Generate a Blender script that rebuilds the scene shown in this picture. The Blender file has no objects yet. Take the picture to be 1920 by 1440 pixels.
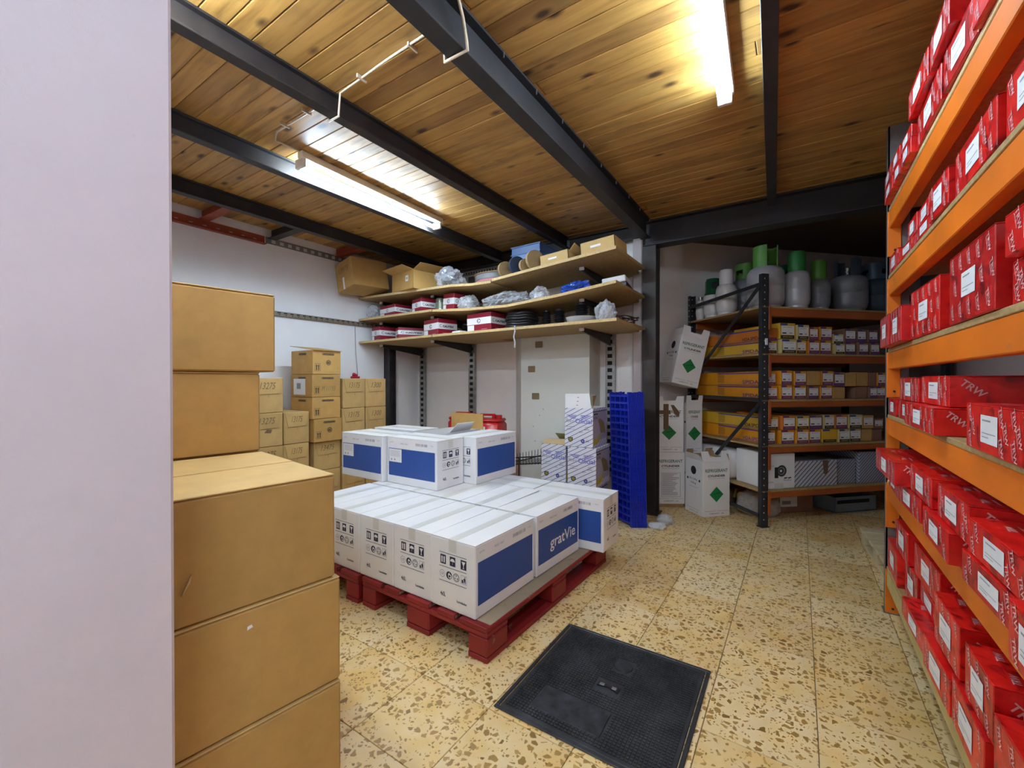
import bpy, math, random
from mathutils import Vector, Matrix, noise
random.seed(7)
SC = bpy.context.scene
COL = SC.collection
R = math.radians
# ------------------------------------------------------------------ camera, light, exposure
cam = bpy.data.objects.new('camera', bpy.data.cameras.new('camera')); COL.objects.link(cam)
cam.data.sensor_width = 36.0; cam.data.lens = 36.0 * 808 / 1920; cam.data.clip_start = .02
cam.location = (0, 0, 1.13); cam.rotation_euler = (R(90 - .4255), 0, R(33.657))
SC.camera = cam
w = bpy.data.worlds.new('world'); SC.world = w; w.use_nodes = True
w.node_tree.nodes['Background'].inputs[0].default_value = (.9, .95, 1, 1)
w.node_tree.nodes['Background'].inputs[1].default_value = .15
SC.view_settings.view_transform = 'Standard'; SC.view_settings.look = 'None'
SC.view_settings.exposure = 2.5; SC.view_settings.gamma = 1.0; SC.view_settings.use_curve_mapping = False
SC.cycles.max_bounces = 14; SC.cycles.diffuse_bounces = 10; SC.cycles.glossy_bounces = 4
SC.cycles.transparent_max_bounces = 12; SC.cycles.sample_clamp_indirect = 6; SC.cycles.caustics_reflective = False; SC.cycles.caustics_refractive = False
TUBE_LEFT, TUBE_RIGHT, FILL_REAR, FILL_NEAR = 37.0, 20.0, 60.0, 52.0  # rear and near strengths drive the two added fill tubes
TUBE_COL = (.63, .82, 1.0)

# ------------------------------------------------------------------ materials
MATS = {}
def nodes(name):
    m = bpy.data.materials.new(name); m.use_nodes = True
    nt = m.node_tree; bs = nt.nodes['Principled BSDF']
    MATS[name] = m
    return m, nt, bs
def rgba(c, k=1.0): return (min(c[0]*k, 1), min(c[1]*k, 1), min(c[2]*k, 1), 1)
def N(nt, t, **kw):
    n = nt.nodes.new(t)
    for k, v in kw.items():
        if hasattr(n, k): setattr(n, k, v)
        else: n.inputs[k].default_value = v
    return n
def coords(nt, scale=(1, 1, 1), kind='Object', rand=False):
    tc = N(nt, 'ShaderNodeTexCoord'); mp = N(nt, 'ShaderNodeMapping'); mp.inputs['Scale'].default_value = scale
    nt.links.new(tc.outputs[kind], mp.inputs[0])
    if rand:
        oi = N(nt, 'ShaderNodeObjectInfo'); mu = N(nt, 'ShaderNodeMath', operation='MULTIPLY'); mu.inputs[1].default_value = 37.0
        nt.links.new(oi.outputs['Random'], mu.inputs[0]); nt.links.new(mu.outputs[0], mp.inputs['Location'])
    return mp.outputs[0]
def ramp(nt, fac, stops, interp='LINEAR'):
    r = N(nt, 'ShaderNodeValToRGB'); r.color_ramp.interpolation = interp
    e = r.color_ramp.elements
    while len(e) < len(stops): e.new(.5)
    for i, (p, c) in enumerate(stops): e[i].position = p; e[i].color = rgba(c)
    nt.links.new(fac, r.inputs[0]); return r.outputs[0]
def mix(nt, fac, a, b, mode='MIX'):
    m = N(nt, 'ShaderNodeMix', data_type='RGBA', blend_type=mode)
    for s, v in ((0, fac), (6, a), (7, b)):
        if hasattr(v, 'links'): nt.links.new(v, m.inputs[s])
        else: m.inputs[s].default_value = v if s == 0 else rgba(v)
    return m.outputs[2]
def bumpn(nt, bs, h, s, d=.002):
    b = N(nt, 'ShaderNodeBump'); b.inputs['Strength'].default_value = s; b.inputs['Distance'].default_value = d
    nt.links.new(h, b.inputs['Height']); nt.links.new(b.outputs[0], bs.inputs['Normal'])
def mat(name, col, rough=.6, metal=0., var=0., vs=8., bump=0., bsc=80., st=(1, 1, 1), orand=0., coat=0., emit=None):
    m, nt, bs = nodes(name)
    bs.inputs['Base Color'].default_value = rgba(col); bs.inputs['Roughness'].default_value = rough; bs.inputs['Metallic'].default_value = metal
    bs.inputs['Coat Weight'].default_value = coat
    out = None
    if var:
        n = N(nt, 'ShaderNodeTexNoise', Scale=vs, Detail=5.0, Roughness=.6)
        nt.links.new(coords(nt, st), n.inputs['Vector'])
        out = ramp(nt, n.outputs[0], [(.3, [c*(1-var) for c in col]), (.7, [c*(1+var*.7) for c in col])])
    if orand:
        oi = N(nt, 'ShaderNodeObjectInfo'); hs = N(nt, 'ShaderNodeHueSaturation')
        mr = N(nt, 'ShaderNodeMapRange'); mr.inputs[3].default_value = 1-orand; mr.inputs[4].default_value = 1+orand*.6
        nt.links.new(oi.outputs['Random'], mr.inputs[0]); nt.links.new(mr.outputs[0], hs.inputs['Value'])
        if out is None: hs.inputs['Color'].default_value = rgba(col)
        else: nt.links.new(out, hs.inputs['Color'])
        out = hs.outputs[0]
    if out is not None: nt.links.new(out, bs.inputs['Base Color'])
    if bump:
        n2 = N(nt, 'ShaderNodeTexNoise', Scale=bsc, Detail=4.0); nt.links.new(coords(nt, st), n2.inputs['Vector'])
        bumpn(nt, bs, n2.outputs[0], bump)
    if emit:
        bs.inputs['Emission Color'].default_value = rgba(TUBE_COL); bs.inputs['Emission Strength'].default_value = emit
    return m

def mat_plank():
    m, nt, bs = nodes('pine_plank')
    v = coords(nt, (1, 1, 1), rand=True)
    mp = N(nt, 'ShaderNodeMapping'); mp.inputs['Scale'].default_value = (1.2, 16, 8); nt.links.new(v, mp.inputs[0])
    n = N(nt, 'ShaderNodeTexNoise', Scale=1.6, Detail=6.0, Roughness=.62, Distortion=.8); nt.links.new(mp.outputs[0], n.inputs['Vector'])
    c = ramp(nt, n.outputs[0], [(.28, (.30, .155, .038)), (.5, (.50, .29, .080)), (.75, (.62, .39, .125))])
    oi = N(nt, 'ShaderNodeObjectInfo')
    tint = ramp(nt, oi.outputs['Random'], [(0, (.62, .55, .5)), (.35, (1, .95, .85)), (.7, (.85, .78, .7)), (1, (1.0, 1.0, .95))])
    c = mix(nt, 1.0, c, tint, 'MULTIPLY')
    mk = N(nt, 'ShaderNodeMapping'); mk.inputs['Scale'].default_value = (4.2, 9, 6); nt.links.new(v, mk.inputs[0])
    vo = N(nt, 'ShaderNodeTexVoronoi', Scale=1.0, Randomness=1.0); nt.links.new(mk.outputs[0], vo.inputs['Vector'])
    k = ramp(nt, vo.outputs['Distance'], [(.08, (1, 1, 1)), (.21, (0, 0, 0))])
    c = mix(nt, k, c, (.05, .022, .008))
    ms = N(nt, 'ShaderNodeMapping'); ms.inputs['Scale'].default_value = (1.6, 4, 1); nt.links.new(v, ms.inputs[0])
    s = N(nt, 'ShaderNodeTexNoise', Scale=2.2, Detail=3.0); nt.links.new(ms.outputs[0], s.inputs['Vector'])
    c = mix(nt, ramp(nt, s.outputs[0], [(.55, (0, 0, 0)), (.78, (.55, .55, .55))]), c, (.10, .05, .02))
    nt.links.new(c, bs.inputs['Base Color']); bs.inputs['Roughness'].default_value = .48
    bumpn(nt, bs, n.outputs[0], .08)
    return m
def mat_terrazzo():
    m, nt, bs = nodes('terrazzo_tile')
    v0 = coords(nt, rand=True)
    dn = N(nt, 'ShaderNodeTexNoise', Scale=26.0, Detail=2.0); nt.links.new(v0, dn.inputs['Vector'])
    va = N(nt, 'ShaderNodeVectorMath', operation='MULTIPLY_ADD'); va.inputs[1].default_value = (.018, .018, .018)
    nt.links.new(dn.outputs[1], va.inputs[0]); nt.links.new(v0, va.inputs[2]); v = va.outputs[0]
    oi = N(nt, 'ShaderNodeObjectInfo')
    base = ramp(nt, oi.outputs['Random'], [(0, (.76, .54, .21)), (.3, (.80, .62, .32)), (.55, (.70, .45, .13)), (.8, (.78, .57, .25)), (1, (.66, .43, .14))])
    pn = N(nt, 'ShaderNodeTexNoise', Scale=9.0, Detail=4.0); nt.links.new(v0, pn.inputs['Vector'])
    base = mix(nt, ramp(nt, pn.outputs[0], [(.35, (0, 0, 0)), (.7, (.5, .5, .5))]), base, (.78, .68, .48))
    def chips(sc, lo, hi, keep):
        vo = N(nt, 'ShaderNodeTexVoronoi', Scale=sc); nt.links.new(v, vo.inputs['Vector'])
        ed = N(nt, 'ShaderNodeTexVoronoi', Scale=sc, feature='DISTANCE_TO_EDGE'); nt.links.new(v, ed.inputs['Vector'])
        sep = N(nt, 'ShaderNodeSeparateColor'); nt.links.new(vo.outputs['Color'], sep.inputs[0])
        a = ramp(nt, ed.outputs['Distance'], [(lo, (0, 0, 0)), (hi, (1, 1, 1))])
        g = N(nt, 'ShaderNodeMath', operation='LESS_THAN'); g.inputs[1].default_value = keep; nt.links.new(sep.outputs[0], g.inputs[0])
        mu = N(nt, 'ShaderNodeMath', operation='MULTIPLY'); nt.links.new(a, mu.inputs[0]); nt.links.new(g.outputs[0], mu.inputs[1])
        cc = ramp(nt, sep.outputs[1], [(0, (.22, .12, .03)), (.4, (.42, .235, .055)), (.75, (.34, .20, .06)), (1, (.54, .33, .10))])
        return mu.outputs[0], cc
    a, cc = chips(40, .15, .21, .50); c = mix(nt, a, base, cc)
    a, cc = chips(88, .16, .24, .36); c = mix(nt, a, c, cc)
    nt.links.new(c, bs.inputs['Base Color'])
    rn = N(nt, 'ShaderNodeTexNoise', Scale=3.0, Detail=4.0); nt.links.new(coords(nt, kind='Generated'), rn.inputs['Vector'])
    rr = ramp(nt, rn.outputs[0], [(.3, (.28, .28, .28)), (.7, (.5, .5, .5))]); nt.links.new(rr, bs.inputs['Roughness'])
    return m
def mat_plaster(name, col, bump=.5):
    m, nt, bs = nodes(name)
    v = coords(nt)
    n = N(nt, 'ShaderNodeTexNoise', Scale=3.0, Detail=8.0, Roughness=.65); nt.links.new(v, n.inputs['Vector'])
    c = ramp(nt, n.outputs[0], [(.3, [x*.93 for x in col]), (.7, col)])
    k = N(nt, 'ShaderNodeTexNoise', Scale=14.0, Detail=8.0, Roughness=.7); nt.links.new(v, k.inputs['Vector'])
    c = mix(nt, ramp(nt, k.outputs[0], [(.68, (0, 0, 0)), (.74, (.4, .4, .4))]), c, [x*.72 for x in col])
    nt.links.new(c, bs.inputs['Base Color']); bs.inputs['Roughness'].default_value = .85
    h = N(nt, 'ShaderNodeTexNoise', Scale=38.0, Detail=5.0, Roughness=.6); nt.links.new(v, h.inputs['Vector'])
    bumpn(nt, bs, h.outputs[0], bump, .004)
    return m
def mat_redprint():
    m, nt, bs = nodes('red_print')
    v = coords(nt, rand=True)
    n = N(nt, 'ShaderNodeTexNoise', Scale=13.0, Detail=3.0, Distortion=1.6); nt.links.new(v, n.inputs['Vector'])
    c = ramp(nt, n.outputs[0], [(.33, (.24, .003, .004)), (.43, (.62, .008, .008)), (.6, (.74, .014, .010)), (.8, (.80, .04, .03))])
    oi = N(nt, 'ShaderNodeObjectInfo'); c = mix(nt, 1.0, c, ramp(nt, oi.outputs['Random'], [(0, (.72, .8, 1.6)), (.5, (1, 1, 1)), (1, (1.0, 1.3, .8))]), 'MULTIPLY')
    nt.links.new(c, bs.inputs['Base Color']); bs.inputs['Roughness'].default_value = .34
    bs.inputs['Specular IOR Level'].default_value = .6
    return m
def mat_hatch(name, ang, pitch, base, ink, duty=.2):
    m, nt, bs = nodes(name)
    tc = N(nt, 'ShaderNodeTexCoord'); sp = N(nt, 'ShaderNodeSeparateXYZ'); nt.links.new(tc.outputs['Object'], sp.inputs[0])
    s = N(nt, 'ShaderNodeMath', operation='ADD'); nt.links.new(sp.outputs[0], s.inputs[0]); nt.links.new(sp.outputs[1], s.inputs[1])
    a = N(nt, 'ShaderNodeMath', operation='MULTIPLY'); a.inputs[1].default_value = math.sin(R(ang))/pitch; nt.links.new(s.outputs[0], a.inputs[0])
    b = N(nt, 'ShaderNodeMath', operation='MULTIPLY'); b.inputs[1].default_value = -math.cos(R(ang))/pitch; nt.links.new(sp.outputs[2], b.inputs[0])
    t = N(nt, 'ShaderNodeMath', operation='ADD'); nt.links.new(a.outputs[0], t.inputs[0]); nt.links.new(b.outputs[0], t.inputs[1])
    fr_ = N(nt, 'ShaderNodeMath', operation='FRACT'); nt.links.new(t.outputs[0], fr_.inputs[0])
    lt = N(nt, 'ShaderNodeMath', operation='LESS_THAN'); lt.inputs[1].default_value = duty; nt.links.new(fr_.outputs[0], lt.inputs[0])
    nt.links.new(mix(nt, lt.outputs[0], base, ink), bs.inputs['Base Color']); bs.inputs['Roughness'].default_value = .55
    return m
def mat_film(name, col, op=.45):
    m, nt, bs = nodes(name)
    bs.inputs['Base Color'].default_value = rgba(col); bs.inputs['Roughness'].default_value = .18; bs.inputs['Specular IOR Level'].default_value = .9
    tr = N(nt, 'ShaderNodeBsdfTransparent'); mx = N(nt, 'ShaderNodeMixShader')
    lw = N(nt, 'ShaderNodeLayerWeight', Blend=.35)
    mr = N(nt, 'ShaderNodeMapRange'); mr.inputs[3].default_value = op*.65; mr.inputs[4].default_value = min(1, op*1.8); nt.links.new(lw.outputs['Facing'], mr.inputs[0])
    nt.links.new(mr.outputs[0], mx.inputs[0]); nt.links.new(tr.outputs[0], mx.inputs[1]); nt.links.new(bs.outputs[0], mx.inputs[2])
    nt.links.new(mx.outputs[0], nt.nodes['Material Output'].inputs[0])
    return m
def mat_worn(name, paint, under, th=.62, rough=.5, sc=9.0):
    m, nt, bs = nodes(name)
    v = coords(nt, rand=True)
    n = N(nt, 'ShaderNodeTexNoise', Scale=sc, Detail=8.0, Roughness=.68); nt.links.new(v, n.inputs['Vector'])
    k = N(nt, 'ShaderNodeTexNoise', Scale=3.0, Detail=4.0); nt.links.new(v, k.inputs['Vector'])
    p = ramp(nt, k.outputs[0], [(.3, [c*.7 for c in paint]), (.7, paint)])
    nt.links.new(mix(nt, ramp(nt, n.outputs[0], [(th, (0, 0, 0)), (th+.08, (1, 1, 1))]), p, under), bs.inputs['Base Color'])
    bs.inputs['Roughness'].default_value = rough
    return m

PLANK = mat_plank(); TERR = mat_terrazzo()
W_NEAR = mat_plaster('plaster_rough', (.74, .65, .70), .45)
W_WHITE = mat_plaster('plaster_white', (.82, .82, .83), .25)
W_BACK = mat_plaster('plaster_back', (.86, .82, .78), .2)
GROUT = mat('grout', (.30, .24, .15), .9)
DARKC = mat('dark_void', (.05, .04, .035), .9)
STEEL = mat('steel_primer', (.026, .025, .028), .55, .0, .35, 5, .1, 60)
STEEL_BR = mat('steel_brown', (.028, .022, .021), .5, .2, .4, 6)
KRAFT = mat('kraft_board', (.50, .295, .088), .72, 0, .10, 14, .05, 220, orand=.10)
KRAFT_L = mat('kraft_light', (.56, .37, .14), .7, 0, .10, 10, orand=.12)
KRAFT_IN = mat('kraft_inside', (.36, .235, .11), .8, 0, .1, 10)
KRAFT_E = mat('kraft_edge', (.60, .44, .24), .8)
TAPE_K = mat('tape_clear_brown', (.46, .33, .17), .3)
TAPE_W = mat('tape_on_white', (.66, .66, .62), .3)
TAPE_BR = mat('tape_brown', (.15, .095, .05), .35)
WHITEB = mat('white_board', (.80, .80, .81), .55, 0, .03, 6)
WHITE = mat('white_paper', (.84, .84, .86), .6)
NAVY = mat('navy_ink', (.012, .014, .045), .6)
BLUEP = mat('blue_panel', (.020, .072, .30), .45)
BLACK = mat('black_plastic', (.012, .012, .014), .4)
RUBBER = mat('black_rubber', (.014, .014, .016), .35, 0, .3, 20)
INK = mat('black_ink', (.02, .02, .02), .7)
INKBR = mat('marker_brown', (.19, .12, .055), .8)
GREYINK = mat('grey_ink', (.30, .30, .32), .7)
REDP = mat_redprint()
PINKINK = mat('pale_pink_ink', (.80, .42, .42), .5)
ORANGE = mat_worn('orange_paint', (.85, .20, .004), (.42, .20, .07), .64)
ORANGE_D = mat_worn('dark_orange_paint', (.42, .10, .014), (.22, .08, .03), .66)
RUST = mat('red_oxide', (.30, .055, .022), .6, 0, .3, 8)
CHIP = mat('chipboard', (.40, .27, .11), .75, 0, .25, 60, .1, 200)
CHIP_E = mat('chipboard_edge', (.58, .41, .19), .75, 0, .2, 70)
RACKDK = mat('rack_upright_grey', (.035, .037, .042), .45, .3, .3, 10)
RACKGR = mat('rack_upright_light', (.22, .215, .20), .5, .5, .2, 10)
GALV = mat('galvanised', (.42, .42, .40), .38, .8, .25, 20)
HOLE = mat('slot_dark', (.01, .01, .01), .9)
HOLE_L = mat('slot_light', (.5, .5, .5), .6)
PALR = mat_worn('pallet_red', (.27, .012, .014), (.36, .24, .13), .64, .55, 8)
PALW = mat_worn('pallet_wood', (.33, .265, .18), (.22, .16, .10), .58, .7, 7)
PALE_W = mat('pale_wood', (.58, .47, .28), .7, 0, .15, 12, st=(1, 6, 1))
MANH = mat('manhole_iron', (.060, .062, .068), .42, .5, .5, 7)
MANH2 = mat('manhole_smooth', (.050, .052, .062), .36, .4, .6, 24)
LABELP = mat('label_paper', (.80, .80, .81), .6)
TUBE_L = mat('tube_light', (1, 1, 1), .4, emit=TUBE_LEFT)
TUBE_R = mat('tube_light_right', (1, 1, 1), .4, emit=TUBE_RIGHT)
FILL_TUBE_N = mat('fill_tube_near', (1, 1, 1), .4, emit=FILL_NEAR)
FILL_TUBE_B = mat('fill_tube_rear', (1, 1, 1), .4, emit=FILL_REAR)
BATTEN = mat('batten_white', (.72, .68, .58), .4)
CABLE = mat('cable_cream', (.62, .52, .38), .5)
AMBER = mat('carton_amber', (.72, .30, .012), .45, 0, .08, 10)
YELLOW = mat('carton_yellow', (.70, .42, .03), .45, 0, .08, 10)
ORNG = mat('carton_orange', (.58, .17, .018), .5, 0, .12, 10)
CREAM = mat('carton_cream', (.60, .50, .22), .5, 0, .08, 10)
BROWNC = mat('carton_faded', (.26, .13, .08), .6, 0, .15, 10)
PURPLE = mat('purple_ink', (.115, .04, .20), .5)
BLUEINK = mat('blue_ink', (.03, .055, .32), .5)
GREENI = mat('green_ink', (.008, .20, .045), .5)
GREENT = mat('green_text', (.02, .14, .075), .55)
MAROON = mat('maroon_print', (.26, .010, .028), .4, 0, .1, 8)
GREYTANK = mat('tank_grey', (.46, .45, .48), .34, .15, .2, 6)
GREYTANK2 = mat('tank_dark_grey', (.25, .255, .28), .36, .15, .25, 6)
TEALTANK = mat('tank_blue_grey', (.055, .085, .115), .4, .2, .2, 6)
WHITETANK = mat('tank_white', (.66, .64, .63), .25, 0, .06, 6)
GREENC = mat('collar_green', (.09, .26, .03), .5, 0, .15, 8)
GREENDK = mat('cap_dark_green', (.008, .075, .028), .25)
BLUEPL = mat('blue_plastic', (.006, .022, .40), .26, 0, .12, 9, coat=.2)
BINBLUE = mat('bin_blue', (.085, .16, .36), .45)
JERRY = mat('jerry_red', (.50, .012, .012), .3)
WHEELR = mat('clip_red', (.45, .02, .03), .4)
FILM = mat_film('clear_film', (.72, .74, .80), .42)
FILMB = mat_film('blue_film', (.02, .12, .70), .8)
FILMM = mat_film('milky_film', (.80, .82, .86), .75)
WIRE = mat('black_wire', (.01, .01, .01), .4)
HOSE = mat('hose_dark', (.05, .055, .07), .4)
PINKTAPE = mat('reel_pink', (.55, .20, .22), .5)
GREYTAPE = mat('reel_grey', (.17, .17, .18), .5)
DISCBR = mat('disc_brown', (.33, .22, .10), .7, 0, .15, 12)
DISCBL = mat('disc_dark_blue', (.02, .035, .075), .5)
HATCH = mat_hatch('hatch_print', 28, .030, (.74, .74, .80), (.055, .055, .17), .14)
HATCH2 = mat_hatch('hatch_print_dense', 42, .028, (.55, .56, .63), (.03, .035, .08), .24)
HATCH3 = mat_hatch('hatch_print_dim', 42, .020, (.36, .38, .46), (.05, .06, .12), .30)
GREYPIC = mat('picture_grey', (.45, .42, .46), .5)
OLIVE = mat('picture_olive', (.30, .24, .04), .4)
YELPIC = mat('picture_yellow', (.62, .50, .03), .4)
LOGOB = mat('logo_blue', (.17, .17, .50), .5)
SILVER = mat('tin_silver', (.40, .42, .36), .25, .7, .1, 8)
MAROONW = mat('wire_maroon', (.07, .02, .025), .5)

# ------------------------------------------------------------------ mesh builder
_TXT = {}
def glyphs(s, bold=0., shear=0.):
    k = (s, bold, shear)
    if k not in _TXT:
        cu = bpy.data.curves.new('t', 'FONT'); cu.body = s; cu.size = 1; cu.offset = bold; cu.shear = shear
        cu.fill_mode = 'FRONT'; cu.resolution_u = 2
        ob = bpy.data.objects.new('t', cu)
        me = bpy.data.meshes.new_from_object(ob)
        vs = [tuple(v.co[:2]) for v in me.vertices]; fs = [tuple(p.vertices) for p in me.polygons]
        x0 = min(v[0] for v in vs); x1 = max(v[0] for v in vs); y0 = min(v[1] for v in vs); y1 = max(v[1] for v in vs)
        _TXT[k] = ([((x-x0)/(x1-x0), (y-y0)/(y1-y0)) for x, y in vs], fs, (x1-x0)/(y1-y0))
        bpy.data.objects.remove(ob); bpy.data.curves.remove(cu); bpy.data.meshes.remove(me)
    return _TXT[k]
class B:
    def __init__(s): s.v = []; s.f = []; s.m = []
    def add(s, vs, fs, mi=0, M=None):
        o = len(s.v)
        s.v += [tuple(M @ Vector(p)) if M else tuple(p) for p in vs]
        s.f += [tuple(o+i for i in f) for f in fs]; s.m += [mi]*len(fs); return s
    def box(s, lo, hi, mi=0, bev=0., M=None):
        x0, y0, z0 = lo; x1, y1, z1 = hi
        if bev <= 0:
            vs = [(x0, y0, z0), (x1, y0, z0), (x1, y1, z0), (x0, y1, z0), (x0, y0, z1), (x1, y0, z1), (x1, y1, z1), (x0, y1, z1)]
            return s.add(vs, [(3, 2, 1, 0), (4, 5, 6, 7), (0, 1, 5, 4), (1, 2, 6, 5), (2, 3, 7, 6), (3, 0, 4, 7)], mi, M)
        b = min(bev, .45*min(x1-x0, y1-y0, z1-z0)); vs = []; idx = {}
        X = (x0, x1); Y = (y0, y1); Z = (z0, z1)
        for i in (0, 1):
            for j in (0, 1):
                for k in (0, 1):
                    d = [(1, -1)[q]*b for q in (i, j, k)]
                    for ax in range(3):
                        p = [X[i], Y[j], Z[k]]
                        for q in range(3):
                            if q != ax: p[q] += d[q]
                        idx[(i, j, k, ax)] = len(vs); vs.append(tuple(p))
        fs = []
        def quad(ax, side):
            a, c = [q for q in range(3) if q != ax]; r = []
            for u, w_ in ((0, 0), (1, 0), (1, 1), (0, 1)):
                t = [0, 0, 0]; t[ax] = side; t[a] = u; t[c] = w_; r.append(idx[(*t, ax)])
            return r
        for ax in range(3):
            for sd in (0, 1): fs.append(quad(ax, sd))
        for ax in range(3):
            a, c = [q for q in range(3) if q != ax]
            for u in (0, 1):
                for w_ in (0, 1):
                    t0 = [0, 0, 0]; t0[a] = u; t0[c] = w_; t1 = list(t0); t1[ax] = 1
                    fs.append([idx[(*t0, a)], idx[(*t1, a)], idx[(*t1, c)], idx[(*t0, c)]])
        for i in (0, 1):
            for j in (0, 1):
                for k in (0, 1): fs.append([idx[(i, j, k, 0)], idx[(i, j, k, 1)], idx[(i, j, k, 2)]])
        cen = Vector(((x0+x1)/2, (y0+y1)/2, (z0+z1)/2)); out = []
        for f in fs:
            p = [Vector(vs[i]) for i in f]; n = (p[1]-p[0]).cross(p[2]-p[0]); c_ = sum(p, Vector())/len(p)
            out.append(tuple(f) if n.dot(c_-cen) > 0 else tuple(reversed(f)))
        return s.add(vs, out, mi, M)
    def cyl(s, p0, p1, r0, r1=None, n=12, mi=0, caps=True):
        r1 = r0 if r1 is None else r1
        p0 = Vector(p0); p1 = Vector(p1); d = (p1-p0).normalized()
        a = d.orthogonal().normalized(); b = d.cross(a); vs = []
        for p, r in ((p0, r0), (p1, r1)):
            for i in range(n):
                t = 2*math.pi*i/n; vs.append(tuple(p+a*math.cos(t)*r+b*math.sin(t)*r))
        fs = [(i, (i+1) % n, n+(i+1) % n, n+i) for i in range(n)]
        if caps: fs += [tuple(range(n-1, -1, -1)), tuple(range(n, 2*n))]
        return s.add(vs, fs, mi)
    def tube(s, path, r, n=8, mi=0):
        P = [Vector(p) for p in path]; vs = []; a = None
        for i, p in enumerate(P):
            d = ((P[min(i+1, len(P)-1)]-p).normalized()+(p-P[max(i-1, 0)]).normalized())
            d = d.normalized() if d.length > 1e-6 else Vector((0, 0, 1))
            a = d.orthogonal().normalized() if a is None else (a-d*a.dot(d)).normalized()
            b = d.cross(a)
            vs += [tuple(p+a*math.cos(2*math.pi*k/n)*r+b*math.sin(2*math.pi*k/n)*r) for k in range(n)]
        fs = [(i*n+k, i*n+(k+1) % n, (i+1)*n+(k+1) % n, (i+1)*n+k) for i in range(len(P)-1) for k in range(n)]
        fs += [tuple(range(n-1, -1, -1)), tuple(range((len(P)-1)*n, len(P)*n))]
        return s.add(vs, fs, mi)
    def lathe(s, prof, n=24, mi=0, c=(0, 0, 0)):
        vs = [(c[0]+r*math.cos(2*math.pi*k/n), c[1]+r*math.sin(2*math.pi*k/n), c[2]+z) for r, z in prof for k in range(n)]
        fs = [(i*n+k, i*n+(k+1) % n, (i+1)*n+(k+1) % n, (i+1)*n+k) for i in range(len(prof)-1) for k in range(n)]
        fs += [tuple(range(n-1, -1, -1)), tuple(range((len(prof)-1)*n, len(prof)*n))]
        return s.add(vs, fs, mi)
    def shell(s, r, z0, z1, a0, a1, t=.004, n=14, mi=0, c=(0, 0), flare=0.):
        vs = []
        for i in range(n+1):
            a = R(a0+(a1-a0)*i/n)
            for rr, z in ((r, z0), (r+flare, z1), (r+flare-t, z1), (r-t, z0)): vs.append((c[0]+rr*math.cos(a), c[1]+rr*math.sin(a), z))
        fs = [(i*4+k, i*4+4+k, i*4+4+(k+1) % 4, i*4+(k+1) % 4) for i in range(n) for k in range(4)] + [(3, 2, 1, 0), (n*4, n*4+1, n*4+2, n*4+3)]
        return s.add(vs, fs, mi)
    def prism(s, pts, z0, z1, mi=0, M=None):
        n = len(pts); vs = [(x, y, z0) for x, y in pts]+[(x, y, z1) for x, y in pts]
        return s.add(vs, [tuple(range(n-1, -1, -1)), tuple(range(n, 2*n))]+[(i, (i+1) % n, n+(i+1) % n, n+i) for i in range(n)], mi, M)
    def poly(s, M, pts, mi=0, off=.0006): return s.add([(u, v, off) for u, v in pts], [tuple(range(len(pts)))], mi, M)
    def rect(s, M, u0, v0, u1, v1, mi=0, off=.0006): return s.poly(M, [(u0, v0), (u1, v0), (u1, v1), (u0, v1)], mi, off)
    def disc(s, M, u, v, r, mi=0, off=.0006, n=16, ri=0.):
        if ri <= 0: return s.poly(M, [(u+r*math.cos(2*math.pi*k/n), v+r*math.sin(2*math.pi*k/n)) for k in range(n)], mi, off)
        vs = [(u+q*math.cos(2*math.pi*k/n), v+q*math.sin(2*math.pi*k/n), off) for q in (ri, r) for k in range(n)]
        return s.add(vs, [(k, n+k, n+(k+1) % n, (k+1) % n) for k in range(n)], mi, M)
    def text(s, t, M, u0, v0, u1, v1, mi=0, off=.0009, bold=0., shear=0.):
        vs, fs, _ = glyphs(t, bold, shear)
        return s.add([(u0+x*(u1-u0), v0+y*(v1-v0), off) for x, y in vs], fs, mi, M)
    def textc(s, t, M, u, v, h, ang=0., mi=0, off=.0009, bold=0., wide=1.):
        vs, fs, asp = glyphs(t, bold)
        T = M @ Matrix.Translation((u, v, off)) @ Matrix.Rotation(R(ang), 4, 'Z')
        return s.add([((x-.5)*h*asp*wide, (y-.5)*h, 0) for x, y in vs], fs, mi, T)
    def mesh(s, name, mats, smooth=False):
        me = bpy.data.meshes.new(name); me.from_pydata(s.v, [], s.f)
        for m in (mats if isinstance(mats, (list, tuple)) else [mats]): me.materials.append(m)
        if any(s.m): me.polygons.foreach_set('material_index', s.m)
        if smooth: me.polygons.foreach_set('use_smooth', [True]*len(s.f))
        me.update(); return me
    def obj(s, name, mats, parent=None, loc=(0, 0, 0), rz=0., smooth=False):
        return link(name, s.mesh(name, mats, smooth), parent, loc, rz)
def link(name, data, parent=None, loc=(0, 0, 0), rz=0.):
    o = bpy.data.objects.new(name, data); COL.objects.link(o); o.location = loc; o.rotation_euler = (0, 0, rz)
    if parent: o.parent = parent
    return o
def tag(o, label, cat, group=None):
    o['label'] = label; o['category'] = cat
    if group: o['group'] = group
    return o
def thing(name, label, cat, loc=(0, 0, 0), rz=0., group=None): return tag(link(name, None, None, loc, rz), label, cat, group)
def struct(o): o['kind'] = 'structure'; return o
def stuff(o): o['kind'] = 'stuff'; return o
def smooth_by_angle(o, a=40):
    me = o.data; me.polygons.foreach_set('use_smooth', [True]*len(me.polygons))
    try: me.set_sharp_from_angle(angle=R(a))
    except Exception: pass
    return o
def dup(root, loc, rz, label):
    c = root.copy(); COL.objects.link(c); c.location = loc; c.rotation_euler = (0, 0, rz); c['label'] = label
    for ch in list(root.children):
        d = ch.copy(); COL.objects.link(d); d.parent = c
        for g in list(ch.children):
            e = g.copy(); COL.objects.link(e); e.parent = d
    return c
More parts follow.
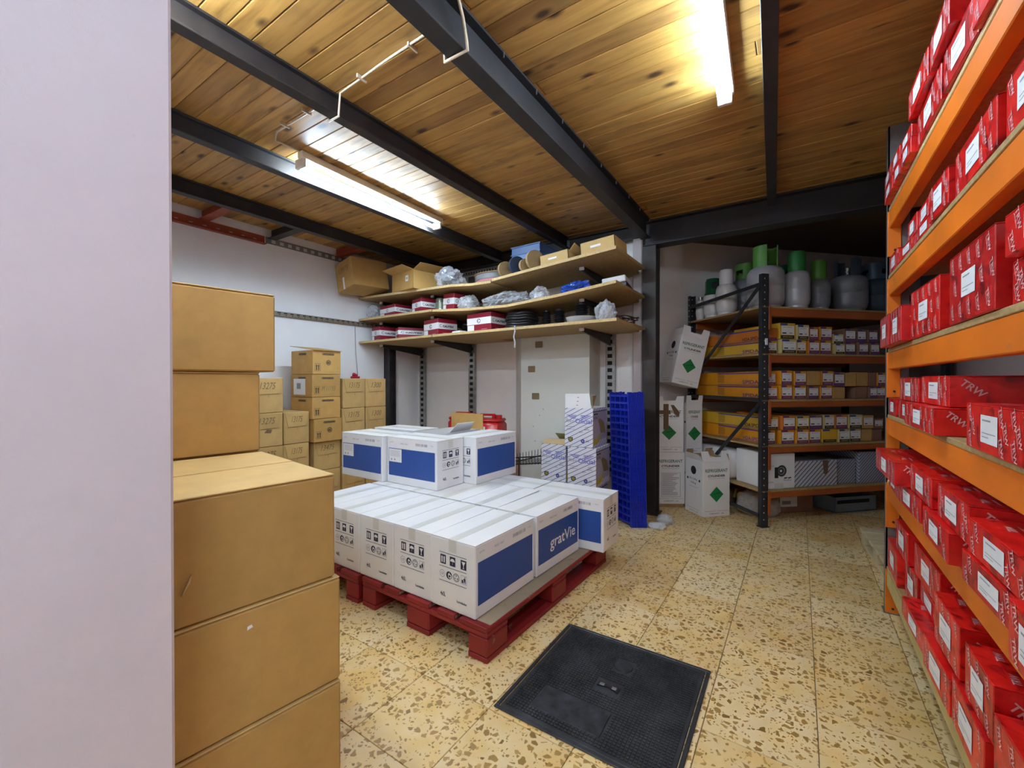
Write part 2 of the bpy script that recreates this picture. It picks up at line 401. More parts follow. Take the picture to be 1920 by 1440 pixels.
def fr(face, lo, hi):
    o, r, u = {'+x': ((hi[0], lo[1], lo[2]), (0, 1, 0), (0, 0, 1)), '-x': ((lo[0], hi[1], lo[2]), (0, -1, 0), (0, 0, 1)),
               '-y': ((lo[0], lo[1], lo[2]), (1, 0, 0), (0, 0, 1)), '+y': ((hi[0], hi[1], lo[2]), (-1, 0, 0), (0, 0, 1)),
               '+z': ((lo[0], lo[1], hi[2]), (1, 0, 0), (0, 1, 0))}[face]
    r = Vector(r); u = Vector(u); n = r.cross(u); M = Matrix.Identity(4)
    for i in range(3): M[i][0] = r[i]; M[i][1] = u[i]; M[i][2] = n[i]; M[i][3] = o[i]
    return M
ORD = ['first', 'second', 'third', 'fourth', 'fifth', 'sixth', 'seventh', 'eighth', 'ninth', 'tenth', 'eleventh']
def crumple(center, size, seed, sub=3, amp=.28):
    import bmesh
    bm = bmesh.new(); bmesh.ops.create_icosphere(bm, subdivisions=sub, radius=1.0)
    b = B(); vs = []
    for v in bm.verts:
        p = v.co.copy(); q = p*1.7+Vector((seed*3.1, seed*1.7, seed))
        k = 1+amp*(noise.noise(q)+.6*abs(noise.noise(q*2.3))+.35*noise.noise(q*5))
        p = p*k; z = max(p.z, -.62)
        vs.append((center[0]+p.x*size[0], center[1]+p.y*size[1], center[2]+(z+.62)/1.62*size[2]))
    fs = [tuple(v.index for v in f.verts) for f in bm.faces]; bm.free()
    return b.add(vs, fs)

# ------------------------------------------------------------------ the room shell
TS = .314
fl = struct(B().box((-4.1, -2.7, -.06), (1.3, 7.0, -.008)).obj('floor', GROUT))
tile_me = B().box((-TS/2+.0012, -TS/2+.0012, -.012), (TS/2-.0012, TS/2-.0012, 0), bev=.0012).mesh('tile', TERR)
plain_me = B().box((-TS/2+.0012, -TS/2+.0012, -.012), (TS/2-.0012, TS/2-.0012, 0), bev=.0012).mesh('tile_plain', mat('tile_plain', (.46, .33, .17), .5, 0, .08, 10))
field = B()
for i in range(-13, 5):
    for j in range(-14, 17):
        x = .055+TS*(i+.5); y = 1.50+TS*(j+.5)
        if x < -3.95 or x > 1.15: continue
        if -2.1 < x < 1.1 and .45 < y < 4.5:
            t = link('tile', plain_me if (i, j) == (1, -2) else tile_me, fl, (x, y, random.uniform(-.0008, 0)))
        else:
            field.box((x-TS/2+.0012, y-TS/2+.0012, -.012), (x+TS/2-.0012, y+TS/2-.0012, 0))
stuff(field.obj('tile_field', TERR, fl))

ce = struct(B().box((-4.1, -2.7, 2.503), (1.3, 7.0, 2.58)).obj('ceiling', mat('ceiling_boards', (.10, .06, .025), .7)))
PW = .0925; jx = [-2.61, -1.0, -1.83, -.15]; y = .22; k = 0
while y < 3.72:
    a = jx[(k*7+k//3) % 4]; wv = PW*random.choice((.97, 1, 1.03))
    for x0, x1 in ((-3.95, a), (a, 1.16)):
        B().box((-(x1-x0)/2+.001, -wv/2+.0012, 0), ((x1-x0)/2-.001, wv/2-.0012, .02), bev=.003).obj('plank', PLANK, ce, ((x0+x1)/2, y+wv/2, 2.48+random.uniform(0, .0015)))
    y += wv; k += 1
struct(B().box((-4.15, .0, 0), (-3.95, 4.1, 2.6)).obj('wall_left', W_WHITE))
struct(B().box((-4.15, -2.7, 0), (-.95, .313, 2.6), bev=.006).obj('wall_near', W_NEAR))
bk = struct(B().box((-4.1, 3.82, 0), (-1.13, 4.0, 2.6)).obj('wall_back', W_BACK))
B().prism([(-2.50, 3.83), (-2.27, 3.57), (-1.55, 3.57), (-1.55, 3.83)], 0, 2.32).obj('chimney_breast', mat_plaster('plaster_panel', (.75, .76, .70), .12), bk)
for px, pz in ((-2.067, 1.476), (-2.148, 1.243), (-2.104, .983)):
    B().box((px-.04, 3.562, pz-.03), (px+.04, 3.572, pz+.03), bev=.006).obj('patch', mat('patch_brown', (.26, .18, .09), .8), bk)
pr = B()
for px, pz in ((-2.06, .80), (-2.13, .69), (-2.11, .55), (-2.02, .86), (-2.09, .42)): pr.disc(fr('-y', (px, 3.57, pz), (px, 3.57, pz)), 0, 0, .006)
pr.obj('screw_hole', GREYINK, bk)
B().box((-1.22, 3.74, 0), (-1.135, 3.9, 2.5), bev=.01).obj('pilaster', mat_plaster('plaster_pink', (.56, .49, .48), .2), bk)
a_, b_, c_, d_ = (-1.20, 4.255), (1.30, 6.835), (1.22, 6.99), (-1.33, 4.36)
struct(B().prism([a_, b_, c_, d_], 0, 2.6).obj('wall_back', W_BACK))
struct(B().box((-1.28, 3.9, 0), (-1.14, 4.36, 2.6)).obj('wall_back', W_BACK))
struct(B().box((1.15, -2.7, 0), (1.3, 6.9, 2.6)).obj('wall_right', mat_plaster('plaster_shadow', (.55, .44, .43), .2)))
struct(B().box((-1.0, -2.85, 0), (1.3, -2.7, 2.6)).obj('wall_rear', W_BACK))

# ------------------------------------------------------------------ steel beams and columns
def ibeam(name, label, L, wd, h, loc, rz, m, group='steel I-beams under the plank ceiling', studs=0):
    t = thing(name, label, 'beam', loc, rz, group)
    B().box((-wd/2, 0, 0), (wd/2, L, .009), bev=.002).obj('bottom_flange', m, t)
    B().box((-.004, 0, .009), (.004, L, h-.009)).obj('web', m, t)
    B().box((-wd/2, 0, h-.009), (wd/2, L, h), bev=.002).obj('top_flange', m, t)
    if studs:
        b = B()
        for i in range(studs): b.box((wd/2-.004, .6+i*.27, h-.028), (wd/2+.001, .603+i*.27, h-.004))
        b.obj('stud', GALV, t)
    return t
ibeam('steel_beam', 'slim dark steel beam nearest the white left wall', 3.38, .06, .1, (-3.44, .315, 2.38), 0, STEEL)
ibeam('steel_beam', 'slim dark steel beam right beside the lit left tube', 3.38, .06, .1, (-2.615, .315, 2.38), 0, STEEL)
ibeam('steel_beam', 'slim dark steel beam between the left tube and the deep beam', 3.38, .06, .1, (-1.84, .315, 2.38), 0, STEEL_BR)
ibeam('steel_beam', 'deep dark steel beam running to the back column, with cable wrapped round it', 3.33, .08, .16, (-1.035, .315, 2.32), R(.7), STEEL, studs=11)
ibeam('steel_beam', 'slim dark beam right of the right-hand tube, crossing the ceiling', 5.3, .055, .1, (.055, -1.7, 2.38), R(2.4), STEEL)
t = thing('cross_beam', 'deep black cross beam over the gas bottles, resting on the column', 'beam', (-1.10, 3.66, 2.268))
B().box((0, 0, 0), (2.24, .13, .011), bev=.002).obj('bottom_flange', STEEL, t); B().box((0, .06, .011), (2.24, .07, .2)).obj('web', STEEL, t); B().box((0, 0, .2), (2.24, .13, .212), bev=.002).obj('top_flange', STEEL, t)
t = thing('cross_beam', 'dark cross beam above the back shelves, up against the ceiling', 'beam', (-3.95, 3.70, 2.37))
B().box((0, 0, 0), (2.82, .08, .009)).obj('bottom_flange', STEEL_BR, t); B().box((0, .035, .009), (2.82, .045, .1)).obj('web', STEEL_BR, t); B().box((0, 0, .1), (2.82, .08, .108)).obj('top_flange', STEEL_BR, t)
def column(label, x, y, wx, wy, h, m):
    t = thing('steel_column', label, 'column', (x, y, 0))
    B().box((-wx/2, -wy/2, 0), (wx/2, -wy/2+.009, h), bev=.002).obj('flange', m, t)
    B().box((-wx/2, wy/2-.009, 0), (wx/2, wy/2, h), bev=.002).obj('flange', m, t)
    B().box((-.005, -wy/2+.009, 0), (.005, wy/2-.009, h)).obj('web', m, t)
    B().box((-wx/2-.02, -wy/2-.02, 0), (wx/2+.02, wy/2+.02, .012)).obj('base_plate', m, t)
column('dark steel column at the right end of the back shelves', -1.055, 3.73, .115, .12, 2.268, mat('column_brown', (.045, .036, .031), .45, .3, .4, 6))
column('dark steel column in the left back corner under the shelves', -3.90, 3.335, .094, .10, 1.52, mat('column_dark', (.040, .034, .036), .45, .3, .4, 6))

# ------------------------------------------------------------------ fluorescent lights and cable
def tube_light(label, x, y0, L, rz, me, box_dx):
    t = thing('tube_light', label, 'ceiling light', (x, y0, 2.41), rz)
    B().box((box_dx-.025, -.02, .028), (box_dx+.025, L+.02, .070), bev=.004).obj('batten', BATTEN, t)
    for yy in (0, L): B().box((min(0, box_dx)-.016, yy-.012, -.018), (max(0, box_dx)+.016, yy+.012, .034), bev=.003).obj('lamp_holder', BATTEN, t)
    smooth_by_angle(B().cyl((0, .012, 0), (0, L-.012, 0), .0135, n=16).obj('tube', me, t))
tube_light('lit fluorescent tube on the left, beside the slim beam over the kraft boxes', -2.488, 1.44, 1.21, R(2.2), TUBE_L, .045)
tube_light('lit fluorescent tube at upper right, between the deep beam and the slim beam', -.238, .98, 1.21, R(3.0), TUBE_R, .028)
tube_light('added unseen fill tube above the aisle behind the viewer', .50, -1.6, 1.2, 0, FILL_TUBE_B, .028)  # fill lamp added behind the camera, never in view
tube_light('added unseen fill tube across the room just inside the near wall, above the viewer', -1.78, .43, .68, R(-90), FILL_TUBE_N, .028)  # invented tube above the frame, put in to brighten the back of the room
cb = thing('ceiling_cable', 'cream cable clipped along the planks and round two beams to the left tube', 'cable')
b = B().tube([(-.93, .93, 2.475), (-.965, 1.10, 2.47), (-.985, 1.17, 2.40), (-.985, 1.19, 2.33), (-.99, 1.20, 2.311), (-1.098, 1.20, 2.312), (-1.1, 1.20, 2.36), (-1.1, 1.20, 2.474)], .006)
b.tube([(-1.1, 1.21, 2.474), (-1.45, 1.22, 2.474), (-1.79, 1.24, 2.474), (-1.80, 1.24, 2.40), (-1.802, 1.24, 2.372), (-1.879, 1.24, 2.372), (-1.881, 1.24, 2.42), (-1.886, 1.24, 2.474), (-2.35, 1.24, 2.474), (-2.44, 1.28, 2.474), (-2.44, 1.42, 2.474)], .005)
smooth_by_angle(b.obj('cable', CABLE, cb), 60)
b = B()
for x in (-1.30, -1.62, -2.05, -2.25): b.box((x-.004, 1.205, 2.464), (x+.004, 1.255, 2.48))
b.obj('clip', CABLE, cb)

# ------------------------------------------------------------------ left wall ironwork
t = thing('perforated_rail', 'grey slotted steel rail fixed along the white left wall', 'rail', (-3.95, .9, 1.718))
B().box((0, 0, 0), (.025, 2.48, .042), bev=.002).obj('rail', mat('rail_brown_grey', (.27, .23, .18), .5, .5, .2, 20), t)
b = B()
for i in range(41):
    M = fr('+x', (.0256, 0, 0), (.0256, 0, 0)); b.rect(M, .03+i*.06, .024, .06+i*.06, .033, off=.0003); b.rect(M, .0+i*.06+.045, .008, .0+i*.06+.055, .016, off=.0003)
stuff(b.obj('slots', HOLE, t))
t = thing('hanging_wire', 'thin grey wire with a red grip hanging on the left wall', 'wire', (-3.93, 2.9, 1.19))
B().tube([(-.005, -.005, .53), (0, .0, .25), (.0, .025, 0)], .0028, 6).obj('wire', GREYINK, t)
b = B().box((-.012, -.06, -.035), (.014, .045, -.012), bev=.005); b.box((-.01, -.04, -.02), (.012, .02, .012), bev=.005, M=Matrix.Rotation(R(-25), 4, 'X'))
b.obj('grip', WHEELR, t)
t = thing('wall_angle', 'red slotted steel angle high along the left wall', 'angle iron', (-3.95, .35, 2.335))
B().box((0, 0, 0), (.007, 1.62, .075)).obj('red_length', RUST, t); B().box((0, 0, 0), (.045, 1.62, .006)).obj('lower_flange', RUST, t)
B().box((0, 1.63, .02), (.007, 3.0, .075)).obj('grey_length', RACKGR, t)
b = B()
for i in range(18): b.rect(fr('+x', (.007, 0, 0), (.007, 0, 0)), 1.68+i*.075, .03, 1.715+i*.075, .06)
for i in range(16): b.rect(fr('+x', (.007, 0, 0), (.007, 0, 0)), .1+i*.095, .03, .125+i*.095, .036)
stuff(b.obj('slots', HOLE_L, t))
for (yy, m, lab) in ((1.49, RUST, 'red stub bracket nearest the viewer between wall and first beam'), (2.03, STEEL, 'black stub bracket between wall and first beam, middle one'), (2.68, RUST, 'red stub bracket near the cardboard boxes on the top shelf')):
    t = thing('stub_bracket', lab, 'bracket', (-3.945, yy, 2.395)); B().box((.007, -.035, 0), (.47, .035, .008)).obj('flange', m, t); B().box((.007, -.004, .008), (.47, .004, .078)).obj('web', m, t)
t = thing('perforated_strip', 'pale slotted strip high on the back wall behind the blue bins', 'rail', (-3.25, 3.795, 2.325))
B().box((0, 0, 0), (1.3, .02, .036)).obj('strip', mat('strip_pale', (.5, .5, .46), .5), t)
b = B()
for i in range(34): b.rect(fr('-y', (0, 0, 0), (0, 0, 0)), .02+i*.037, .008, .035+i*.037, .028)
stuff(b.obj('slots', HOLE, t))

# ------------------------------------------------------------------ manhole cover
t = thing('manhole_cover', 'square black iron manhole cover set in the terrazzo floor', 'manhole cover', (-.578, 1.506, 0), R(.6))
b = B()
for lo, hi in (((-.302, -.302), (.302, -.288)), ((-.302, .288), (.302, .302)), ((-.302, -.288), (-.288, .288)), ((.288, -.288), (.302, .288))): b.box((*lo, 0), (*hi, .006), bev=.002)
b.obj('frame', MANH, t)
B().box((-.285, -.285, 0), (.285, .285, .0045), bev=.003).obj('plate', MANH, t)
b = B(); pads = [(-.20, -.24, .06, -.11), (-.045, -.035, .045, .035), (-.03, .10, .05, .18)]
def inpad(x, y): return any(p[0] < x < p[2] and p[1] < y < p[3] for p in pads)
n = 44
for i in range(n):
    for j in range(n):
        x = -.272+.544*(i+.5)/n; y = -.272+.544*(j+.5)/n
        if inpad(x, y): continue
        b.box((x-.0043, y-.0043, .0045), (x+.0043, y+.0043, .0072))
stuff(b.obj('raised_studs', MANH, t))
B().box((-.195, -.235, .0045), (.055, -.115, .0078), bev=.003).obj('name_pad', MANH2, t)
smooth_by_angle(B().lathe([(.036, .0045), (.034, .009), (.0, .0095)], 24, c=(.01, .14, 0)).obj('round_boss', MANH2, t))
b = B(); b.prism([(-.04, -.012), (0, -.004), (.04, -.016), (.04, .012), (0, .004), (-.04, .016)], .0045, .0085); b.obj('key_slot', BLACK, t)
B().box((-.032, -.008, .0085), (-.014, .006, .0105), bev=.002).obj('lug', GALV, t); B().box((.014, -.008, .0085), (.032, .006, .0105), bev=.002).obj('lug', GALV, t)

# ------------------------------------------------------------------ kraft cartons, left
def carton(name, label, cat, loc, rz, sx, sy, h, m=None, group=None, top=True, tape_side='y', slit=0., bev=.004, body_name='body'):
    t = thing(name, label, cat, loc, rz, group); m = m or KRAFT
    B().box((-sx/2, -sy/2, 0), (sx/2, sy/2, h-.004 if top else h), bev=bev).obj(body_name, m, t)
    if top:
        g = .0015+slit
        if tape_side == 'y':
            for s in (-1, 1): B().box((min(s*sx/2, s*g), -sy/2, h-.004), (max(s*sx/2, s*g), sy/2, h), bev=.001).obj('top_flap', m, t)
            B().box((-.025, -sy/2+.002, h), (.025, sy/2-.002, h+.0006)).obj('tape', TAPE_K, t)
        else:
            for s in (-1, 1): B().box((-sx/2, min(s*sy/2, s*g), h-.004), (sx/2, max(s*sy/2, s*g), h), bev=.001).obj('top_flap', m, t)
            B().box((-sx/2+.002, -.025, h), (sx/2-.002, .025, h+.0006)).obj('tape', TAPE_K, t)
    return t
RB = R(-8); ub = Vector((math.cos(RB), math.sin(RB), 0)); vb = Vector((-math.sin(RB), math.cos(RB), 0)); c0 = Vector((-1.083, .73, 0))
def bigbox(label, u, v, z, sx, sy, slit=0., h=.29, tape=True):
    p = c0+ub*(u-sx/2)+vb*(v-sy/2)
    t = thing('large_carton', label, 'box', (p.x, p.y, z), RB, 'large plain kraft boxes behind the near wall')
    B().box((-sx/2, -sy/2, 0), (sx/2, sy/2, h-.005), bev=.006).obj('body', KRAFT, t)
    B().box((-sx/2, -sy/2, h-.005), (-.002-slit, sy/2, h), bev=.0015).obj('top_flap', KRAFT_L, t)
    B().box((.002+slit, -sy/2+.004, h-.005), (sx/2, sy/2-.002, h-.0005), bev=.0015).obj('top_flap', KRAFT_L, t)
    return t
bigbox('large plain kraft box at the very bottom of the near stack', .012, .01, 0, .57, .43)
t = bigbox('large kraft box second from the floor, with a white nick in its side', .006, .012, .29, .57, .425)
b = B(); M = fr('+x', (-.285, -.2125, 0), (.285, .2125, .285)); b.poly(M, [(.19, .236), (.203, .24), (.20, .247), (.191, .245)]); b.obj('nick', WHITE, t)
t = bigbox('large kraft box topping the near stack, lid slightly split open', 0, .0, .58, .57, .42, .003)
b = B(); M = fr('+x', (-.285, -.21, 0), (.285, .21, .285)); b.prism([(.07, .075), (.085, .1), (.089, .118), (.08, .098)], 0, .006, M=M); b.obj('torn_tab', KRAFT_E, t)
for z, lab in ((0, 'large kraft box on the floor behind the near stack'), (.29, 'large kraft box second up in the stack behind the near one'), (.58, 'large kraft box third up in the stack behind the near one')):
    bigbox(lab, -.592, 0, z, .52, .41)
bigbox('large kraft box with crushed top edge, under the topmost one', -.583, .0, .871, .5, .41)
bigbox('topmost large plain kraft box of the tall stack, against the near wall', -.575, .05, 1.163, .5, .43)

def flapbox(label, y0, y1, z0, z1, txt, xf=-3.42, dep=.42, m=None, torn=False, group='kraft boxes with handwritten numbers', bold=0.):
    sy = y1-y0; h = z1-z0
    t = thing('numbered_carton', label, 'box', (xf-dep/2, (y0+y1)/2, z0), R(random.uniform(-1.2, 1.2)), group)
    B().box((-dep/2, -sy/2, 0), (dep/2, sy/2, h), bev=.005).obj('body', m or KRAFT_L, t)
    M = fr('+x', (-dep/2, -sy/2, 0), (dep/2, sy/2, h))
    B().prism([(.035, h*.53), (sy-.03, h*.56), (sy-.012, h*.985), (.008, h*.985)], 0, .004, M=M).obj('front_flap', m or KRAFT_L, t)
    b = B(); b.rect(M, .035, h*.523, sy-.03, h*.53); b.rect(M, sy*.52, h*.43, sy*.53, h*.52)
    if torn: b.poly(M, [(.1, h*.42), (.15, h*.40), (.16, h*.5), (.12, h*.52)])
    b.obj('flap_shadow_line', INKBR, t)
    if txt:
        b = B(); b.text(txt, M, .06, h*.68, sy-.06, h*.87, off=.0046, shear=.35); b.obj('handwriting', INKBR, t)
C1 = [1.602, 1.845]; C2 = [1.852, 2.066]; C3 = [2.11, 2.36]; C4 = [2.385, 2.625]; C5 = [2.635, 2.872]
for i, (z0, z1, tx, lab) in enumerate(((0, .355, '13275', 'numbered kraft box at the bottom of the stack beside the large boxes'), (.357, .615, '12275', 'kraft box marked 12275, just above the near box lid'), (.617, .878, '13275', 'kraft box marked 13275 with torn flap, second from top'), (.88, 1.152, '13275', 'kraft box marked 13275 on top, loose side flap, beside the large boxes'))):
    flapbox(lab, *C1, z0, z1, tx, torn=(i == 2))
for z0, z1, tx, lab in ((0, .36, '13175', 'numbered kraft box on the floor in the second column'), (.362, .615, '13175', 'kraft box marked 13175, second down in the second column'), (.617, .875, '13175', 'kraft box marked 13175 on top of the second column, left of the arrow-marked boxes')):
    flapbox(lab, *C2, z0, z1, tx)
for z0, z1, tx, lab in ((0, .355, '', 'plain kraft box on the floor under the arrow-marked boxes'), (.357, .606, '13475', 'kraft box marked 13475 directly under the arrow-marked boxes')):
    flapbox(lab, *C3, z0, z1, tx)
for C, nm in ((C4, 'fourth column'), (C5, 'column beside the dark column')):
    for z0, z1, tx, lab in ((0, .355, '', 'plain kraft box on the floor, '), (.357, .615, '', 'plain kraft box second up, '), (.617, .878, '13175' if C is C4 else '1300', 'faintly numbered kraft box, second from top, '), (.88, 1.152, '13175' if C is C4 else '1300', 'kraft box with faded writing on top, ')):
        flapbox(lab+nm, *C, z0, z1, tx)
def arrowbox(label, z0, h, dy, paper=False, emblem=True, opened=False, hand='', yaw=0):
    sy = .265; dep = .33
    t = thing('arrow_carton', label, 'box', (-3.385-dep/2, 2.205+dy, z0), R(yaw), 'kraft boxes printed with up arrows')
    B().box((-dep/2, -sy/2, 0), (dep/2, sy/2, h), bev=.004).obj('body', KRAFT, t)
    b = B()
    for face, wd in (('+x', sy), ('-y', dep)):
        M = fr(face, (-dep/2, -sy/2, 0), (dep/2, sy/2, h)); c = wd*.54
        b.poly(M, [(c-.05, h*.80), (c-.062, h*.85), (c-.05, h*.90), (c+.05, h*.90), (c+.062, h*.85), (c+.05, h*.80)], 1, .0004)
        b.text("WYNN'S", M, c-.048, h*.815, c+.048, h*.885, 0, .0009, .02)
    M = fr('+x', (-dep/2, -sy/2, 0), (dep/2, sy/2, h))
    for q in ((.018, .03, .068, .032), (.018, .09, .068, .092), (.018, .03, .02, .092), (.066, .03, .068, .092)): b.rect(M, *q)
    for u in (.034, .053): b.rect(M, u-.004, .036, u+.004, .072); b.poly(M, [(u-.008, .07), (u+.008, .07), (u, .086)])
    if emblem: b.disc(M, .145, h*.5, .022, ri=.017); b.disc(M, .145, h*.5, .012, 1); b.text('BRC', M, .13, h*.45, .16, h*.53)
    b.obj('print', [INK, INKBR], t)
    M2 = fr('-y', (-dep/2, -sy/2, 0), (dep/2, sy/2, h))
    if paper:
        b = B(); b.rect(M2, .05, .02, .23, h*.82, 0, .0015); b.rect(M2, .10, .07, .16, .12, 1, .0019); b.obj('paper_sheet', [WHITE, GREYINK], t)
    if hand: b = B(); b.text(hand, M, .085, h*.28, .215, h*.5, shear=.3); b.obj('handwriting', INKBR, t)
    if opened:
        B().box((-dep/2-.05, -sy/2, h+.001), (dep/2-.01, sy/2, h+.005), M=Matrix.Rotation(R(7), 4, 'Y') @ Matrix.Translation((0, 0, .018))).obj('lid_flap', KRAFT, t)
arrowbox('arrow-marked kraft box at the bottom of its four, set slightly to the right', .608, .196, .015)
arrowbox('arrow-marked kraft box second from the bottom of its four, without paper', .806, .182, 0, emblem=False)
arrowbox('arrow-marked kraft box with a white paper sheet on its side', .990, .192, 0, paper=True, emblem=False, hand='M 11193')
arrowbox('topmost arrow-marked kraft box, lid lifted, against the white wall', 1.184, .205, .005, opened=True)

# ------------------------------------------------------------------ red pallets and white chemical cartons
def pallet(label, x, y, rz):
    t = thing('pallet', label, 'pallet', (x, y, 0), rz)                       # origin: near right corner, -x is the short side, +y the long
    for xa in (-.8, -.4725, -.1):
        B().box((xa, 0, 0), (xa+(.1 if xa != -.4725 else .145), 1.2, .022), bev=.003).obj('bottom_runner', PALR, t)
        for ya in (0, .5275, 1.055):
            B().box((xa, ya, .022), (xa+(.1 if xa != -.4725 else .145), ya+.145, .1), bev=.006).obj('block', PALR, t)
    for ya in (0, .5275, 1.055): B().box((-.8, ya, .1), (0, ya+.145, .122), bev=.004).obj('cross_board', PALR, t)
    for xa, w_ in ((-.8, .145), (-.628, .1), (-.4725, .145), (-.275, .1), (-.145, .145)):
        B().box((xa, 0, .1222), (xa+w_, 1.2, .144), bev=.005).obj('deck_board', PALW, t)
        B().box((xa, -.0015, .1225), (xa+w_, .03, .1442), bev=.002).obj('painted_end', PALR, t)
    for xa in (-.8, -.012): B().box((xa-.0012, 0, .1235), (xa+.0132, 1.2, .1437), bev=.002).obj('painted_edge', PALR, t)
    return t
pallet('red pallet under the white cartons, corner nearest the manhole', -1.028, 1.364, R(-1.4))
pallet('second red pallet half hidden behind the large kraft boxes', -1.852, 1.375, R(-.5))

BL, BW, BH = .452, .252, .306
LO = (-BL/2, -BW/2, 0); HI = (BL/2, BW/2, BH)
def end_print(b, M):
    for v in (.118, .162+.018, .24): b.rect(M, .048, v, .205, v+.0022)
    for u, k in ((.055, 0), (.11, 1), (.172, 2)):
        b.rect(M, u, .192, u+.032, .232)
        if k == 0:
            for q in (.006, .019): b.rect(M, u+q, .198, u+q+.007, .22, 1, .0010); b.poly(M, [(u+q-.002, .219), (u+q+.009, .219), (u+q+.0035, .228)], 1, .001)
        if k == 1: b.poly(M, [(u+.016+.013*math.cos(a), .212+.013*math.sin(a)) for a in [math.pi*i/10 for i in range(11)]], 1, .001); b.rect(M, u+.0155, .199, u+.017, .212, 1, .001)
        if k == 2: b.poly(M, [(u+.005, .226), (u+.027, .226), (u+.018, .210), (u+.018, .199), (u+.024, .197), (u+.008, .197), (u+.014, .199), (u+.014, .210)], 1, .001)
    b.disc(M, .066, .149, .0155, 0, .0004, 20, .0142); b.text('CE', M, .058, .144, .074, .154, 0, .0008)
    b.disc(M, .106, .149, .017); b.disc(M, .110, .146, .010, 1, .001); b.poly(M, [(.098, .152), (.108, .162), (.112, .150)], 1, .001); b.disc(M, .1095, .146, .0055, 0, .0014)
    b.disc(M, .147, .149, .018, 0, .0004, 20, .0158); b.disc(M, .147, .149, .0135, 0, .0004, 20, .0118)
    for a in (90, 210, 330): b.disc(M, .147+.007*math.cos(R(a)), .149+.007*math.sin(R(a)), .0032, 0, .0005, 5)
    for q in ((.174, .132, .206, .133), (.174, .167, .206, .168), (.174, .132, .175, .168), (.205, .132, .206, .168)): b.rect(M, *q)
    b.rect(M, .178, .136, .187, .15); b.disc(M, .196, .161, .0028); b.poly(M, [(.19, .157), (.199, .157), (.201, .136), (.198, .136), (.196, .147), (.193, .136), (.19, .136)]); b.poly(M, [(.185, .152), (.191, .157), (.19, .152)])
    b.text('4x5L', M, .055, .052, .085, .071, 0, .0008, .02); b.text('humidades', M, .15, .045, .205, .056, 0, .0008, .02)
def side_print(b, bb, M, kind):
    b.rect(M, .016, .052, BL-.016, .232)
    for i in range(16): bb.rect(M, .27+i*.0065, .262, .27+i*.0065+random.choice((.002, .0035, .0045)), .278)
    bb.text('8432 1067', M, .13, .262, .20, .271, 0, .0006); bb.text('gratVie', M, .028, .266, .062, .276, 0, .0006); bb.text('lote', M, .40, .27, .42, .277, 0, .0006)
    if kind == 'logo':
        b.text('gratVie', M, .13, .085, .405, .165, 1, .0010, .012)
    if kind == 'sticker':
        b.rect(M, .02, .142, .14, .228, 2, .0014)
        for i in range(6): bb.rect(M, .03, .215-i*.007, .125, .2165-i*.007, 0, .0018)
        for q in (.045, .075): bb.poly(M, [(q, .15), (q+.008, .158), (q, .166), (q-.008, .158)], 0, .0018)
def chem(kind, label, x, y, z, rz):
    t = thing('white_carton', label, 'box', (x, y, z), rz, 'white cartons with blue panels on the pallets')
    B().box(LO, (HI[0], HI[1], BH-.004), bev=.004).obj('body', WHITEB, t)
    for s in (-1, 1): B().box((-BL/2, min(s*BW/2, s*.0008), BH-.004), (BL/2, max(s*BW/2, s*.0008), BH), bev=.001).obj('top_flap', WHITEB, t)
    b = B().box((-BL/2+.001, -.022, BH), (BL/2-.001, .022, BH+.0006)); b.rect(fr('-x', LO, HI), BW/2-.022, BH-.055, BW/2+.022, BH-.002, off=.0005); b.rect(fr('+x', LO, HI), BW/2-.022, BH-.055, BW/2+.022, BH-.002, off=.0005)
    b.obj('tape', TAPE_W, t)
    for face in ('-x', '+x'): b = B(); end_print(b, fr(face, LO, HI)); b.obj('symbol_print', [NAVY, WHITEB], t)
    for face, kd in (('-y', kind), ('+y', 'plain')):
        b = B(); bb = B(); side_print(b, bb, fr(face, LO, HI), kd)
        b.obj('blue_panel', [BLUEP, WHITE, LABELP], t); bb.obj('small_print', GREYINK, t)
    return t
ZP = .1452; ZU = ZP+BH+.0012
pl = chem('plain', 'white carton at the near pallet corner, whole blue side panel showing', -1.222, 1.612, ZP, R(88.6))
for i, lab in enumerate(('white carton second along the front row from the near corner', 'white carton third along the front row from the near corner', 'white carton fourth along the front row, cut by the kraft boxes', 'white carton fifth along the front row, behind the kraft boxes')):
    dup(pl, (-1.478-.2565*i, 1.618+.003*i, ZP), R(89.3+.3*(i % 2)), lab)
lg = chem('logo', 'white carton whose blue panel carries the gratVie lettering', -1.203, 2.086, ZP, R(87.4))
for i, lab in enumerate(('white carton just left of the lettered one, second row', 'white carton in the second row under the sticker carton', 'white carton in the second row under the left sticker carton', 'white carton in the second row furthest left')):
    dup(pl, (-1.466-.2565*i, 2.092, ZP), R(89.6), lab)
dup(pl, (-1.152, 2.452, ZP), R(1.2), 'white carton jutting crosswise past the back pallet end, by the blue plastic')
dup(pl, (-1.617, 2.454, ZP), 0, 'white carton of the lower layer left of the jutting one')
dup(pl, (-2.075, 2.454, ZP), 0, 'white carton of the lower layer under the opened carton')
dup(pl, (-2.54, 2.454, ZP), 0, 'white carton of the lower layer at the back left')
st = chem('sticker', 'white carton on the upper layer in the middle, white sticker on its blue panel', -2.072, 2.067, ZU, 0)
dup(st, (-2.54, 2.045, ZU), R(-.8), 'white carton on the upper layer at left, sticker with red diamonds')
dup(pl, (-1.863, 2.428, ZU), R(88), 'white carton on the upper layer at right, plain blue side facing the aisle')
dup(pl, (-2.60, 2.385, ZU), R(1), 'white carton on the upper layer behind the left sticker carton')
t = thing('white_carton', 'opened white carton on the upper layer, brown inner flap standing up', 'box', (-2.20, 2.43, ZU), R(88), 'white cartons with blue panels on the pallets')
b = B(); 
